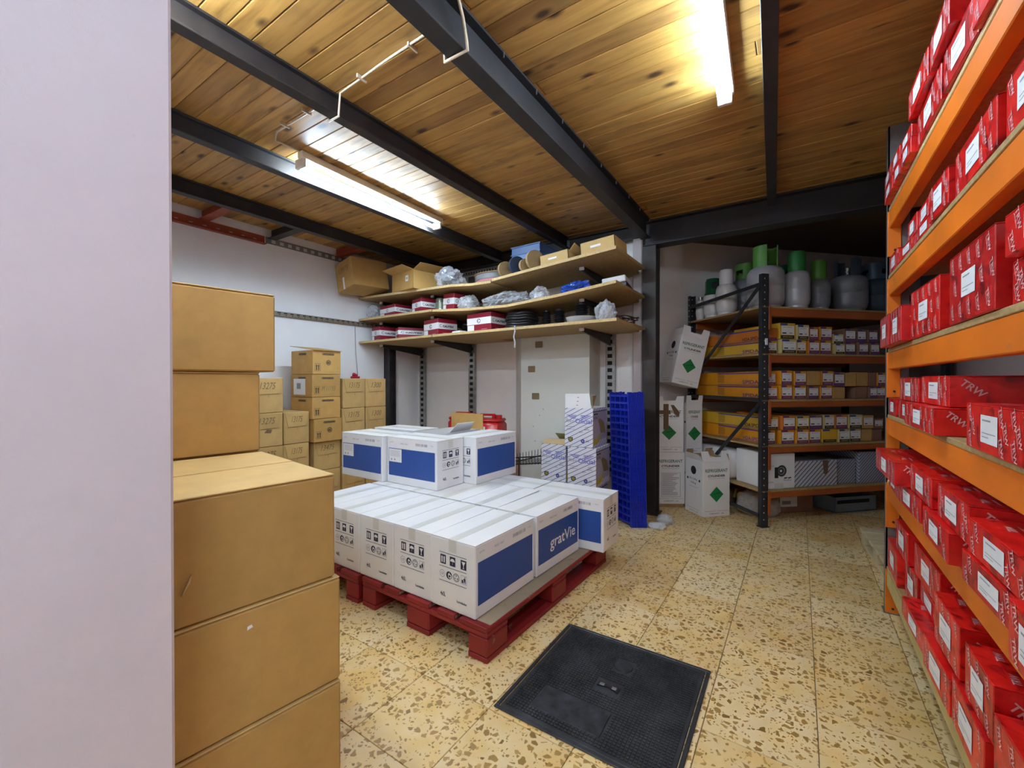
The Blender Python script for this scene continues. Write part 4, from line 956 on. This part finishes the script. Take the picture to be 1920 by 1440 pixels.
refbox('topmost refrigerant box, tilted to the right on the flaps below, notched top', -.938, 4.20, 1.088, R(40), tilt=(0, R(13)), flaps=[('-y', 0, .085, True), ('-x', 8, .07, False)], h=.45)

# ------------------------------------------------------------------ orange rack with red cartons, right
XF = .36; RY0, RY1 = .82, 2.80; RDP = .62
t = thing('carton_rack', 'tall rack with orange beams and chipboard shelves along the right wall', 'rack')
for y in (RY1-.045, RY0-.0):
    for x in (XF-.004, XF+RDP-.08):
        b = B().box((x, y, 0), (x+.08, y+.006, 2.36)); b.box((x, y+.044, 0), (x+.08, y+.05, 2.36)); b.box((x if x < .5 else x+.074, y, 0), (x+.006 if x < .5 else x+.08, y+.05, 2.36)); b.box((x-.008, y-.01, 0), (x+.09, y+.06, .006))
        b.obj('upright', RACKGR if y > 2 else RACKDK, t)
    for k in range(5): 
        z = .25+k*.42; B().box((XF+.06, y+.02, z), (XF+RDP-.06, y+.026, z+.03)).obj('brace', RACKDK, t)
S = (1.964, 1.638, 1.284, .968, .653, .232)
for z in S:
    for x in (XF, XF+RDP-.04): B().box((x, RY0+.055, z-.098), (x+.04, RY1-.05, z-.018), bev=.003).obj('beam', ORANGE if z > .3 else mat('beam_pale', (.50, .40, .16), .6, 0, .2, 10), t)
    M = None
    c = B().box((XF-.006, RY1-.052, z-.235), (XF+.045, RY1-.047, z-.016), bev=.002); c.obj('beam_connector', ORANGE, t)
    B().cyl((XF+.022, RY1-.0525, z-.205), (XF+.022, RY1-.056, z-.205), .005, n=8).obj('bolt', HOLE, t)
    B().box((XF-.002, RY0+.06, z-.018), (XF+RDP, RY1-.055, z), bev=.002).obj('shelf_board', CHIP if z < 1.9 else CHIP_E, t)
def redbox(label, y0, y1, z0, h, xf=.35, dep=.46, lab=1, lw=.45, shade=0):
    sy = y1-y0; t = thing('red_carton', label, 'box', (xf+dep/2, (y0+y1)/2, z0), R(random.uniform(-1.5, 1.5)), 'red printed cartons on the orange rack')
    lo = (-dep/2, -sy/2, 0); hi = (dep/2, sy/2, h)
    B().box(lo, (hi[0], hi[1], h-.003), bev=.002).obj('body', REDP, t)
    B().box((-dep/2, -sy/2, h-.003), (dep/2, sy/2, h), bev=.001).obj('lid', REDP, t)
    b = B(); gh = min(.015, h*.19)
    def print_on(M, wd, hh, skip, big):
        nu = max(1, int(wd/.075)); nv = 2 if hh > .085 else 1
        for i in range(nu+1):
            for j in range(nv+1):
                u = wd*(i+.5+.35*(j % 2))/(nu+1); v = hh*(j+.5)/(nv+1); v = min(max(v, gh*1.55), hh-gh*1.55)
                if skip and skip[0]-.012 < u < skip[2]+.012 and skip[1]-.008 < v < skip[3]+.008: continue
                if u > wd-.01 or u < .01: continue
                b.textc('TRW', M, u, v, gh, -72, 0, .0008, .02); b.rect(M @ Matrix.Translation((u-.013, v, 0)) @ Matrix.Rotation(R(-72), 4, 'Z'), -gh*1.1, -.0022, gh*1.1, .0022, 1, .0007)
    M = fr('-x', lo, hi); lw_ = min(.11, sy*lw); lh = min(.062, h*.58); u0 = sy*.5-lw_*.55; v0 = h*.5-lh*.5; sk = (u0, v0, u0+lw_, v0+lh)
    print_on(M, sy, h, sk if lab else None, False)
    M2 = fr('-y', lo, hi)
    b.textc('TRW', M2, .05, h*.6, min(.02, h*.22), -40, 0, .0008, .02); b.textc('TRW', M2, dep*.62, h*.4, min(.02, h*.22), 14, 1, .0008, .02); b.rect(M2, dep*.5, h*.2, dep*.75, h*.215, 1)
    M3 = fr('+z', lo, hi)
    for v in (sy*.25, sy*.75): b.textc('TRW', M3, .045, v, .014, 84, 0, .0008, .02); b.rect(M3, .062, v-.03, .066, v+.03, 1)
    b.obj('lettering', [PINKINK, mat('faded_pink_ink', (.70, .20, .20), .5) if 'faded_pink_ink' not in MATS else MATS['faded_pink_ink']], t)
    if lab:
        b = B(); b.rect(M, *sk, 0, .0012); b.rect(M, u0+lw_*.12, v0+lh*.78, u0+lw_*.62, v0+lh*.84, 1, .0016); b.rect(M, u0+lw_*.1, v0+lh*.34, u0+lw_*.9, v0+lh*.37, 1, .0016); b.rect(M, u0+lw_*.1, v0+lh*.2, u0+lw_*.5, v0+lh*.23, 1, .0016)
        b.obj('label', [LABELP, GREYINK], t)
    return t
SN = ['top shelf', 'second shelf', 'third shelf', 'fourth shelf', 'fifth shelf', 'lowest shelf']
RED = [  # shelf, tier, far y, near y, z offset, height, face x
 (0, 'lower', [(2.47, 2.70, 0, .062, .335), (2.30, 2.46, 0, .062, .335), (2.125, 2.29, 0, .062, .335), (1.77, 2.11, 0, .112, .35), (1.49, 1.752, 0, .112, .35), (1.20, 1.48, 0, .125, .345), (.92, 1.19, 0, .125, .35)]),
 (0, 'middle', [(2.50, 2.70, .063, .062, .335), (2.33, 2.49, .063, .062, .335), (2.14, 2.32, .063, .051, .338)]),
 (0, 'upper', [(1.84, 2.13, .115, .094, .33), (1.60, 1.825, .115, .094, .33), (1.26, 1.47, .127, .11, .335), (1.02, 1.24, .127, .15, .34)]),
 (1, 'lower', [(2.53, 2.73, 0, .08, .36), (2.17, 2.52, 0, .05, .36), (1.935, 2.16, 0, .05, .36), (1.725, 1.925, 0, .108, .352), (1.357, 1.69, 0, .115, .358), (1.09, 1.335, 0, .12, .36)]),
 (1, 'upper', [(2.18, 2.35, .051, .075, .365), (1.965, 2.17, .051, .07, .365)]),
 (2, 'lower', [(2.45, 2.69, 0, .137, .322), (2.20, 2.44, 0, .137, .325), (1.83, 2.18, 0, .172, .352), (1.35, 1.70, 0, .187, .352), (1.0, 1.30, 0, .088, .36)]),
 (2, 'upper', [(.98, 1.272, .09, .085, .345)]),
 (3, 'lower', [(2.55, 2.74, 0, .08, .362), (2.20, 2.54, 0, .08, .365), (1.735, 2.17, 0, .082, .33), (1.17, 1.52, 0, .108, .345)]),
 (3, 'upper', [(2.10, 2.47, .082, .092, .36), (1.765, 2.09, .083, .094, .365)]),
 (4, 'lower', [(2.35, 2.56, 0, .083, .34), (1.945, 2.335, 0, .082, .335), (1.545, 1.85, 0, .083, .325), (1.13, 1.47, 0, .074, .332), (.89, 1.085, 0, .105, .30)]),
 (4, 'upper', [(2.12, 2.56, .084, .09, .295), (1.80, 2.105, .084, .094, .338), (1.45, 1.735, .084, .096, .338), (1.12, 1.44, .076, .082, .335)]),
 (5, 'lower', [(2.47, 2.74, 0, .142, .36), (1.88, 2.22, 0, .07, .338), (1.60, 1.865, 0, .10, .335), (1.33, 1.588, 0, .122, .338), (1.07, 1.31, 0, .205, .345), (2.24, 2.45, 0, .14, .38)]),
 (5, 'upper', [(2.345, 2.59, .144, .13, .37), (1.955, 2.30, .143, .122, .385) , (1.56, 1.79, .124, .14, .345), (1.32, 1.505, .124, .13, .345)]),
 (5, 'middle', [(1.955, 2.21, .071, .071, .385)])]
for si, tier, lst in RED:
    for i, (y0, y1, dz, h, xf) in enumerate(lst):
        redbox(f"red carton {ORD[i]} from far end, {tier} tier of the orange rack's {SN[si]}", y0, y1, S[si]+dz+.001, h-.001, xf, dep=(.55 if (si, tier) == (3, 'upper') else .46))
t = thing('pale_pallet', 'pale wooden pallet on the floor behind the far foot of the orange rack', 'pallet', (.42, 3.02, 0), R(4))
for x in (0, .2, .4):
    B().box((x, 0, .0), (x+.09, .8, .02), bev=.003).obj('bottom_runner', PALE_W, t)
    for y in (0, .36, .71): B().box((x, y, .02), (x+.09, y+.09, .10), bev=.003).obj('block', PALE_W, t)
for y in (.0, .14, .28, .42, .56, .70): B().box((-.01, y, .1), (.5, y+.10, .12), bev=.003).obj('deck_board', PALE_W, t)

# ------------------------------------------------------------------ bracket shelves on the back wall
t = thing('bracket_shelves', 'three long chipboard shelves on grey slotted brackets along the back wall', 'shelves')
for x in (-3.84, -3.066, -1.44):
    u = B().box((x-.045, 3.785, .25), (x-.039, 3.815, 2.3)); u.box((x+.039, 3.785, .25), (x+.045, 3.815, 2.3)); u.box((x-.045, 3.783, .25), (x+.045, 3.789, 2.3))
    o = u.obj('upright', GALV, t)
    b = B()
    for k in range(30): b.rect(fr('-y', (x, 3.783, 0), (x, 3.783, 0)), -.025, .3+k*.065, .02, .335+k*.065)
    stuff(b.obj('slot_row', HOLE, o))
ZS = {'lower': [(-3.945, 1.552), (-2.87, 1.563), (-2.86, 1.563), (-1.075, 1.577)],
      'middle': [(-3.945, 1.795), (-2.87, 1.802), (-2.86, 1.799), (-2.45, 1.772), (-2.02, 1.762), (-1.55, 1.795), (-1.08, 1.845)],
      'top': [(-3.945, 2.026), (-2.62, 2.004), (-2.40, 1.985), (-2.18, 1.982), (-2.17, 1.994), (-1.70, 2.035), (-1.08, 2.087)]}
def zat(s, x):
    p = ZS[s]
    for (a, za), (c, zc) in zip(p, p[1:]):
        if a <= x <= c: return za+(zc-za)*(x-a)/(c-a)
    return p[-1][1]
def board(pts, yf, yb, th=.022):
    b = B(); vs = []
    for x, z in pts:
        yy = min(yb, 3.562) if -2.5 < x < -1.55 else (3.63 if x > -1.16 else yb)
        vs += [(x, yf, z-th), (x, yf, z), (x, yy, z), (x, yy, z-th)]
    n = len(pts)
    b.add(vs, [(i*4+k, i*4+(k+1) % 4, i*4+4+(k+1) % 4, i*4+4+k) for i in range(n-1) for k in range(4)]); b.add(vs, [(3, 2, 1, 0), (n*4-4, n*4-3, n*4-2, n*4-1)])
    b.v = b.v[:4*n]; b.f = [tuple(i % (4*n) for i in f) for f in b.f]
    return b
for s in ZS:
    p = ZS[s]; cut = 2 if s != 'top' else 4
    for q in (p[:cut], p[cut:]):
        if len(q) > 1:
            q2 = []
            for (xa, za), (xb, zb) in zip(q, q[1:]):
                for k in range(5): q2.append((xa+(xb-xa)*k/5, za+(zb-za)*k/5))
            q2.append(q[-1])
            q2 = sorted(set(q2+[(xx, zat(s, xx)) for xx in (-2.501, -2.499, -1.551, -1.549, -1.161, -1.159) if q[0][0] < xx < q[-1][0]]))
            o = board(q2, 2.95, 3.78).obj('shelf_board', CHIP, t)
            strip = B()
            for (xa, za), (xb, zb) in zip(q2, q2[1:]): strip.add([(xa, 2.9485, za-.022), (xb, 2.9485, zb-.022), (xb, 2.9485, zb), (xa, 2.9485, za)], [(0, 1, 2, 3)])
            strip.obj('front_edge', CHIP_E, o)
    for x in (-3.84, -3.066, -1.44):
        z = zat(s, x)-.022
        b = B().prism([(3.785, z-.10), (3.785, z-.001), (3.17, z-.001), (3.17, z-.028)], -.006, .006, M=Matrix(((0, 0, 1, x), (1, 0, 0, 0), (0, 1, 0, 0), (0, 0, 0, 1))))
        b.box((x-.018, 3.17, z-.004), (x+.018, 3.785, z-.0005))
        o = b.obj('bracket', RACKDK, t); B().box((x-.02, 3.155, z-.026), (x+.02, 3.172, z-.001), bev=.003).obj('end_cap', LABELP, o)

def settle(t, s, x, half, dz=.0022):
    sl = (zat(s, x+half)-zat(s, x-half))/(2*half); z0 = max(zat(s, x+k*half/6)-sl*k*half/6 for k in range(-6, 7))
    yaw = t.rotation_euler[2]
    t.rotation_euler = (Matrix.Rotation(-math.atan(sl), 4, 'Y') @ Matrix.Rotation(yaw, 4, 'Z')).to_euler(); t.location[2] = z0+dz
    return t
def cautex(label, x, y, s, w_, d_, h, yaw):
    t = thing('maroon_carton', label, 'box', (x, y, zat(s, x)+.001), R(yaw), 'maroon and white cartons on the back shelves')
    settle(t, s, x, .5*(w_+d_*abs(math.sin(R(yaw)))))
    lo = (-w_/2, -d_/2, 0); hi = (w_/2, d_/2, h); B().box(lo, hi, bev=.003).obj('body', MAROON, t)
    b = B(); b.box((lo[0]-.0008, lo[1]-.0008, h*.37), (hi[0]+.0008, hi[1]+.0008, h*.74)); b.obj('band', LABELP, t)
    b = B(); M = fr('-y', lo, hi); c = w_*.5
    b.disc(M, c, h*.555, h*.13, 0, .0016, 20, h*.105); b.text('C', M, c-.016, h*.48, c+.018, h*.63, 0, .002); b.rect(M, .004, h*.04, w_*.3, h*.34, 2, .0008); b.rect(M, w_*.6, h*.08, w_*.85, h*.10, 1)
    M = fr('+x', lo, hi); b.text('C', M, d_*.08, h*.46, d_*.20, h*.65, 0, .0016); b.text('CAUTEX', M, d_*.24, h*.47, d_*.82, h*.60, 0, .0016, .05); b.rect(M, d_*.25, h*.12, d_*.65, h*.14, 1)
    b.obj('print', [INK, PINKINK, LABELP], t)
cautex('maroon carton at the far left of the lower shelf', -3.74, 3.15, 'lower', .165, .25, .148, -10)
cautex('low maroon carton turned sideways, second on the lower shelf', -3.37, 3.17, 'lower', .16, .30, .115, -32)
cautex('maroon carton with small paper scrap on it, third on the lower shelf', -2.935, 3.14, 'lower', .25, .22, .158, -14)
cautex('wide maroon carton beside the black hose coils on the lower shelf', -2.34, 3.12, 'lower', .28, .24, .158, -4)
cautex('wide maroon carton at the left end of the middle shelf', -3.59, 3.16, 'middle', .29, .22, .125, -9)
cautex('small maroon carton set back between two others on the middle shelf', -3.352, 3.40, 'middle', .13, .2, .115, 0)
cautex('maroon carton left of the silver tin on the middle shelf', -3.14, 3.13, 'middle', .185, .18, .142, -16)
cautex('maroon carton right of the silver tin on the middle shelf', -2.745, 3.16, 'middle', .17, .2, .158, -12)
t = thing('tin', 'silver tin standing between two maroon cartons', 'tin', (-2.925, 3.13, zat('middle', -2.925)+.001))
smooth_by_angle(B().lathe([(.045, 0), (.048, .004), (.048, .12), (.045, .126), (.044, .13), (.03, .131)], 22).obj('body', SILVER, t), 35)
smooth_by_angle(B().lathe([(.0485, .03), (.0485, .09)], 22).obj('label_sleeve', mat('tin_olive', (.22, .25, .18), .35, .4), t), 35)
# hoses, coils, boots
def coil(label, x, y, z, r, n, tr, m, cat='hose', tilt=0):
    t = thing('hose_coil', label, cat, (x, y, z)); settle(t, 'lower', x, r+.02, .005)
    for k in range(n):
        rr = r*(1-.05*(k % 3)); b = B(); P = [(rr*math.cos(2*math.pi*i/30)+random.uniform(-.004, .004), rr*math.sin(2*math.pi*i/30), tr+k*tr*1.75+.004*math.sin(i)) for i in range(31)]
        smooth_by_angle(b.tube(P, tr, 8).obj('loop', m, t), 60)
coil('stack of wrapped black hose coils on the lower shelf', -2.0, 3.16, zat('lower', -2.0)+.002, .135, 6, .013, RUBBER)
def boot(label, x, y, s, r, h, film=False):
    t = thing('rubber_bellows', label, 'bellows', (x, y, zat(s, x)+.001), 0, 'black rubber bellows on the back shelves'); settle(t, s, x, r*1.3, .0068 if 'bowl' in label and 'standing' in label else .0012)
    pr = [(r*1.25, 0), (r*1.3, .012), (r*.9, .02)]; n = 7
    for k in range(n): z = .022+(h-.03)*k/n; pr += [(r*.72, z), (r, z+(h-.03)/n*.5), (r*.72, z+(h-.03)/n*.98)]
    pr += [(r*.7, h), (r*.5, h)]
    smooth_by_angle(B().lathe(pr, 20).obj('body', RUBBER, t), 50)
boot('slim black bellows left of the fatter one on the lower shelf', -1.745, 3.14, 'lower', .038, .135)
boot('fatter black bellows on the lower shelf, between slim one and plastic bowl', -1.635, 3.16, 'lower', .045, .14)
boot('black bellows standing in the clear bowl on the lower shelf', -1.44, 3.16, 'lower', .055, .16)
boot('black bellows on the middle shelf behind the clear bag of hoses', -2.40, 3.28, 'middle', .058, .12)
boot('dark bellows half hidden right of the third maroon carton', -2.68, 3.22, 'lower', .04, .11)
t = thing('clear_bowl', 'shallow clear plastic tub around a bellows on the lower shelf', 'bowl', (-1.44, 3.16, zat('lower', -1.44)+.0012)); settle(t, 'lower', -1.44, .1)
smooth_by_angle(B().lathe([(.085, 0), (.105, .01), (.125, .055), (.120, .055), (.1, .012), (.08, .004)], 24).obj('body', FILMM, t), 50)
def bag(label, x, y, s, size, seed, m=FILM, dz=.001, inner=None, z=None, rz=0):
    t = thing('plastic_bag', label, 'bag', (x, y, (zat(s, x) if z is None else z)+dz), R(rz), 'plastic bags on the back shelves'); settle(t, s, x, size[0]*1.75)
    crumple((0, 0, 0), size, seed, 4, .42).obj('film', m, t)
    if inner == 'hose':
        for k in range(4): smooth_by_angle(B().tube([(-size[0]*.75, (k-1.5)*.03, .025+.012*k), (0, (k-1.5)*.032, .045+.01*k), (size[0]*.75, (k-1.5)*.03, .03)], .014, 8).obj('hose', HOSE, t), 60)
    if inner == 'pack': B().box((-size[0]*.55, -size[1]*.55, .004), (size[0]*.55, size[1]*.55, size[2]*.62), bev=.01).obj('packet', LABELP, t)
    if inner == 'dark': smooth_by_angle(crumple((0, 0, .004), [q*.72 for q in size], seed+3, 3, .3).obj('contents', HOSE, t), 60)
    if inner == 'light': smooth_by_angle(crumple((0, 0, .004), [q*.75 for q in size], seed+3, 3, .3).obj('contents', FILMM, t), 60)
    return t
bag('crumpled clear bag at the far left end of the middle shelf', -3.86, 3.06, 'middle', (.05, .06, .12), 11)
bag('tied clear bag right of the maroon cartons on the middle shelf', -2.525, 3.07, 'middle', (.082, .09, .13), 12, inner='light')
bag('long clear bag of dark hoses in the middle of the middle shelf', -2.12, 3.10, 'middle', (.20, .12, .118), 13, inner='hose')
bag('clear bag with a white packet at the middle shelf edge', -1.735, 3.02, 'middle', (.07, .07, .09), 14, inner='pack')
bag('blue plastic bag on the middle shelf', -1.445, 3.09, 'middle', (.115, .10, .085), 15, FILMB, inner='dark')
bag('tied clear bag at the right end of the lower shelf', -1.20, 3.07, 'lower', (.068, .075, .15), 16, inner='light')
bag('grey plastic bag of hoses on the top shelf beside the open box', -2.72, 3.05, 'top', (.13, .11, .17), 17, FILM, inner='dark')
t = thing('packet', 'white labelled packet in clear wrap at the right end of the middle shelf', 'packet', (-1.185, 3.30, 1.836), R(8)); settle(t, 'middle', -1.185, .1)
B().box((-.10, -.13, 0), (.09, .13, .035), bev=.006).obj('dark_base', BLACK, t); B().box((-.095, -.14, .036), (.085, .1, .085), bev=.006).obj('label_face', LABELP, t); crumple((0, 0, .03), (.085, .13, .075), 21, 3, .12).obj('wrap', FILM, t)
t = thing('wire_bundle', 'loose maroon wires at the right end of the lower shelf', 'wire', (-1.14, 3.38, zat('lower', -1.14)+.003))
for k in range(5): smooth_by_angle(B().tube([(.035*math.cos(a*.7+k)*(1+.2*k)-.005, .12*math.sin(a*.7+k*1.3), .012+.012*k+.01*math.sin(a*2)) for a in range(12)], .0035, 6).obj('strand', MAROONW, t), 60)
t = thing('dangling_film', 'strip of clear film hanging from the lower shelf edge', 'plastic film', (-1.93, 2.94, 1.40))
b = B(); P = [(.0, 0, .18), (.004, -.004, .13), (-.006, -.006, .09), (.006, -.004, .04), (.0, -.003, 0)]
b.tube(P, .006, 5); b.obj('strip', FILMM, t)
t = thing('paper_scrap', 'white folded paper lying right of the third maroon carton', 'paper', (-2.60, 3.03, zat('lower', -2.6)+.002), R(-14)); B().box((-.06, -.04, 0), (.06, .04, .018), bev=.004).obj('sheet', WHITE, t)
# top shelf
t = thing('cable_reel', 'flat cardboard reel of grey and pink tape on the top shelf', 'reel', (-2.30, 3.22, zat('top', -2.3)+.002), 0); settle(t, 'top', -2.3, .215)
for z in (0, .078): smooth_by_angle(B().lathe([(.215, z), (.215, z+.005)], 40).obj('disc', DISCBR, t), 30)
smooth_by_angle(B().lathe([(.200, .006), (.203, .026)], 40).obj('pink_winding', PINKTAPE, t), 60); smooth_by_angle(B().lathe([(.206, .027), (.206, .076)], 40).obj('grey_winding', GREYTAPE, t), 60)
for i, (x, m, lab, r) in enumerate(((-2.085, DISCBR, 'brown cardboard disc leaning leftmost beside the flat reel', .068), (-1.965, DISCBL, 'dark blue disc standing between brown ones under the blue bins', .075), (-1.885, DISCBR, 'smaller brown disc standing right of the dark blue disc', .056), (-1.795, DISCBR, 'brown disc standing beside the open kraft tray', .08))):
    t = thing('disc', lab, 'disc', (x, 3.03, zat('top', x)+r+.006), 0, 'discs standing on the top shelf'); t.rotation_euler = (R(90), 0, R(62))
    smooth_by_angle(B().lathe([(r, -.014), (r, .014)], 36).obj('body', m, t), 30)
for z, lab in ((0, 'lower of two stacked blue bins on the top shelf'), (.066, 'upper of two stacked blue bins on the top shelf')):
    t = thing('storage_bin', lab, 'bin', (-2.0, 3.385, 2.194+z), R(-3), 'stacked blue bins on the top shelf')
    b = B(); w2 = .15; d2 = .155
    b.box((-w2, -d2, 0), (w2, d2, .004)); b.box((-w2, -d2, 0), (-w2+.004, d2, .062)); b.box((w2-.004, -d2, 0), (w2, d2, .062)); b.box((-w2, d2-.004, 0), (w2, d2, .062)); b.box((-w2, -d2, 0), (w2, -d2+.004, .055))
    b.obj('body', BINBLUE, t)
    b = B(); b.box((-w2-.008, -d2-.008, .056), (w2+.008, -d2+.006, .064)); b.box((-w2-.008, -d2, .056), (-w2+.006, d2, .064)); b.box((w2-.006, -d2, .056), (w2+.008, d2, .064)); b.box((-w2-.008, d2-.006, .056), (w2+.008, d2+.008, .064)); b.obj('rim', BINBLUE, t)
o = tag(B().box((-.10, -.1, 0), (.10, .1, .17), bev=.006).obj('parts_box', BROWNC, None, (-1.99, 3.43, 2.0), R(-3)), 'low brown carton under the two blue bins on the top shelf', 'box'); settle(o, 'top', -2.0, .11)
def tray(label, x, w_, h, dz, yaw, m, flap=True, tilt=0):
    t = thing('open_carton', label, 'box', (x, 3.12, zat('top', x)+dz), R(yaw), 'open kraft cartons on the top shelf'); settle(t, 'top', x, w_/2)
    b = B(); d_ = .26
    b.box((-w_/2, -d_/2, 0), (w_/2, d_/2, .004)); b.box((-w_/2, -d_/2, 0), (w_/2, -d_/2+.004, h)); b.box((-w_/2, d_/2-.004, 0), (w_/2, d_/2, h)); b.box((-w_/2, -d_/2, 0), (-w_/2+.004, d_/2, h)); b.box((w_/2-.004, -d_/2, 0), (w_/2, d_/2, h))
    b.obj('body', m, t); b = B(); b.rect(fr('-y', (-w_/2, -d_/2, 0), (w_/2, d_/2, h)), w_*.3, h*.45, w_*.6, h*.62, 0, .0015); b.obj('label', LABELP, t)
    if flap: B().prism([(0, 0), (.2, 0), (.17, .06), (.02, .07)], 0, .004, M=fr('+x', (-w_/2, -d_/2, 0), (w_/2, d_/2, h)) @ Matrix.Translation((.02, h-.01, 0)) @ Matrix.Rotation(R(35), 4, 'X')).obj('flap', m, t)
tray('open kraft carton with white label beside the blue bins', -1.595, .25, .085, .006, 0, KRAFT_L, True, -5)
tray('open kraft carton with white label at the right end of the top shelf', -1.235, .27, .095, .010, 0, KRAFT_L, False, -5)
t = thing('kraft_carton', 'kraft carton tipping off the left end of the top shelf', 'box', (-3.70, 2.83, 2.045)); t.rotation_euler = (R(2), R(-9), R(-6))
B().box((-.155, -.20, 0), (.155, .20, .285), bev=.004).obj('body', KRAFT, t)
b = B(); M = fr('-y', (-.155, -.2, 0), (.155, .2, .285)); b.rect(M, .12, .0, .15, .12, 0); b.obj('label', LABELP, t)
b = B(); b.text('13973', M, .06, .17, .24, .22, shear=.3); b.obj('handwriting', INKBR, t)
t = thing('kraft_carton', 'opened kraft carton with flaps spread on the top shelf', 'box', (-3.215, 3.10, zat('top', -3.2)+.004), R(-12)); settle(t, 'top', -3.215, .24)
b = B(); w2, d2, h = .20, .17, .175
for lo, hi in (((-w2, -d2, 0), (w2, d2, .004)), ((-w2, -d2, 0), (w2, -d2+.004, h)), ((-w2, d2-.004, 0), (w2, d2, h)), ((-w2, -d2, 0), (-w2+.004, d2, h)), ((w2-.004, -d2, 0), (w2, d2, h))): b.box(lo, hi)
b.obj('body', KRAFT, t)
b = B(); M = fr('-y', (-w2, -d2, 0), (w2, d2, h)); b.rect(M, .26, .08, .31, .135, 0); b.rect(M, .275, .095, .297, .12, 1, .001); b.obj('label', [LABELP, GREYINK], t)
for face, L, ang in (('-y', 2*w2, 78), ('+x', 2*d2, 66), ('-x', 2*d2, 70), ('+y', 2*w2, 40)):
    B().prism([(0, 0), (L, 0), (L-.01, .12), (.01, .12)], -.004, 0, M=fr(face, (-w2, -d2, 0), (w2, d2, h)) @ Matrix.Translation((0, h, 0)) @ Matrix.Rotation(R(ang-90 if False else ang), 4, 'X')).obj('flap', KRAFT_L, t)
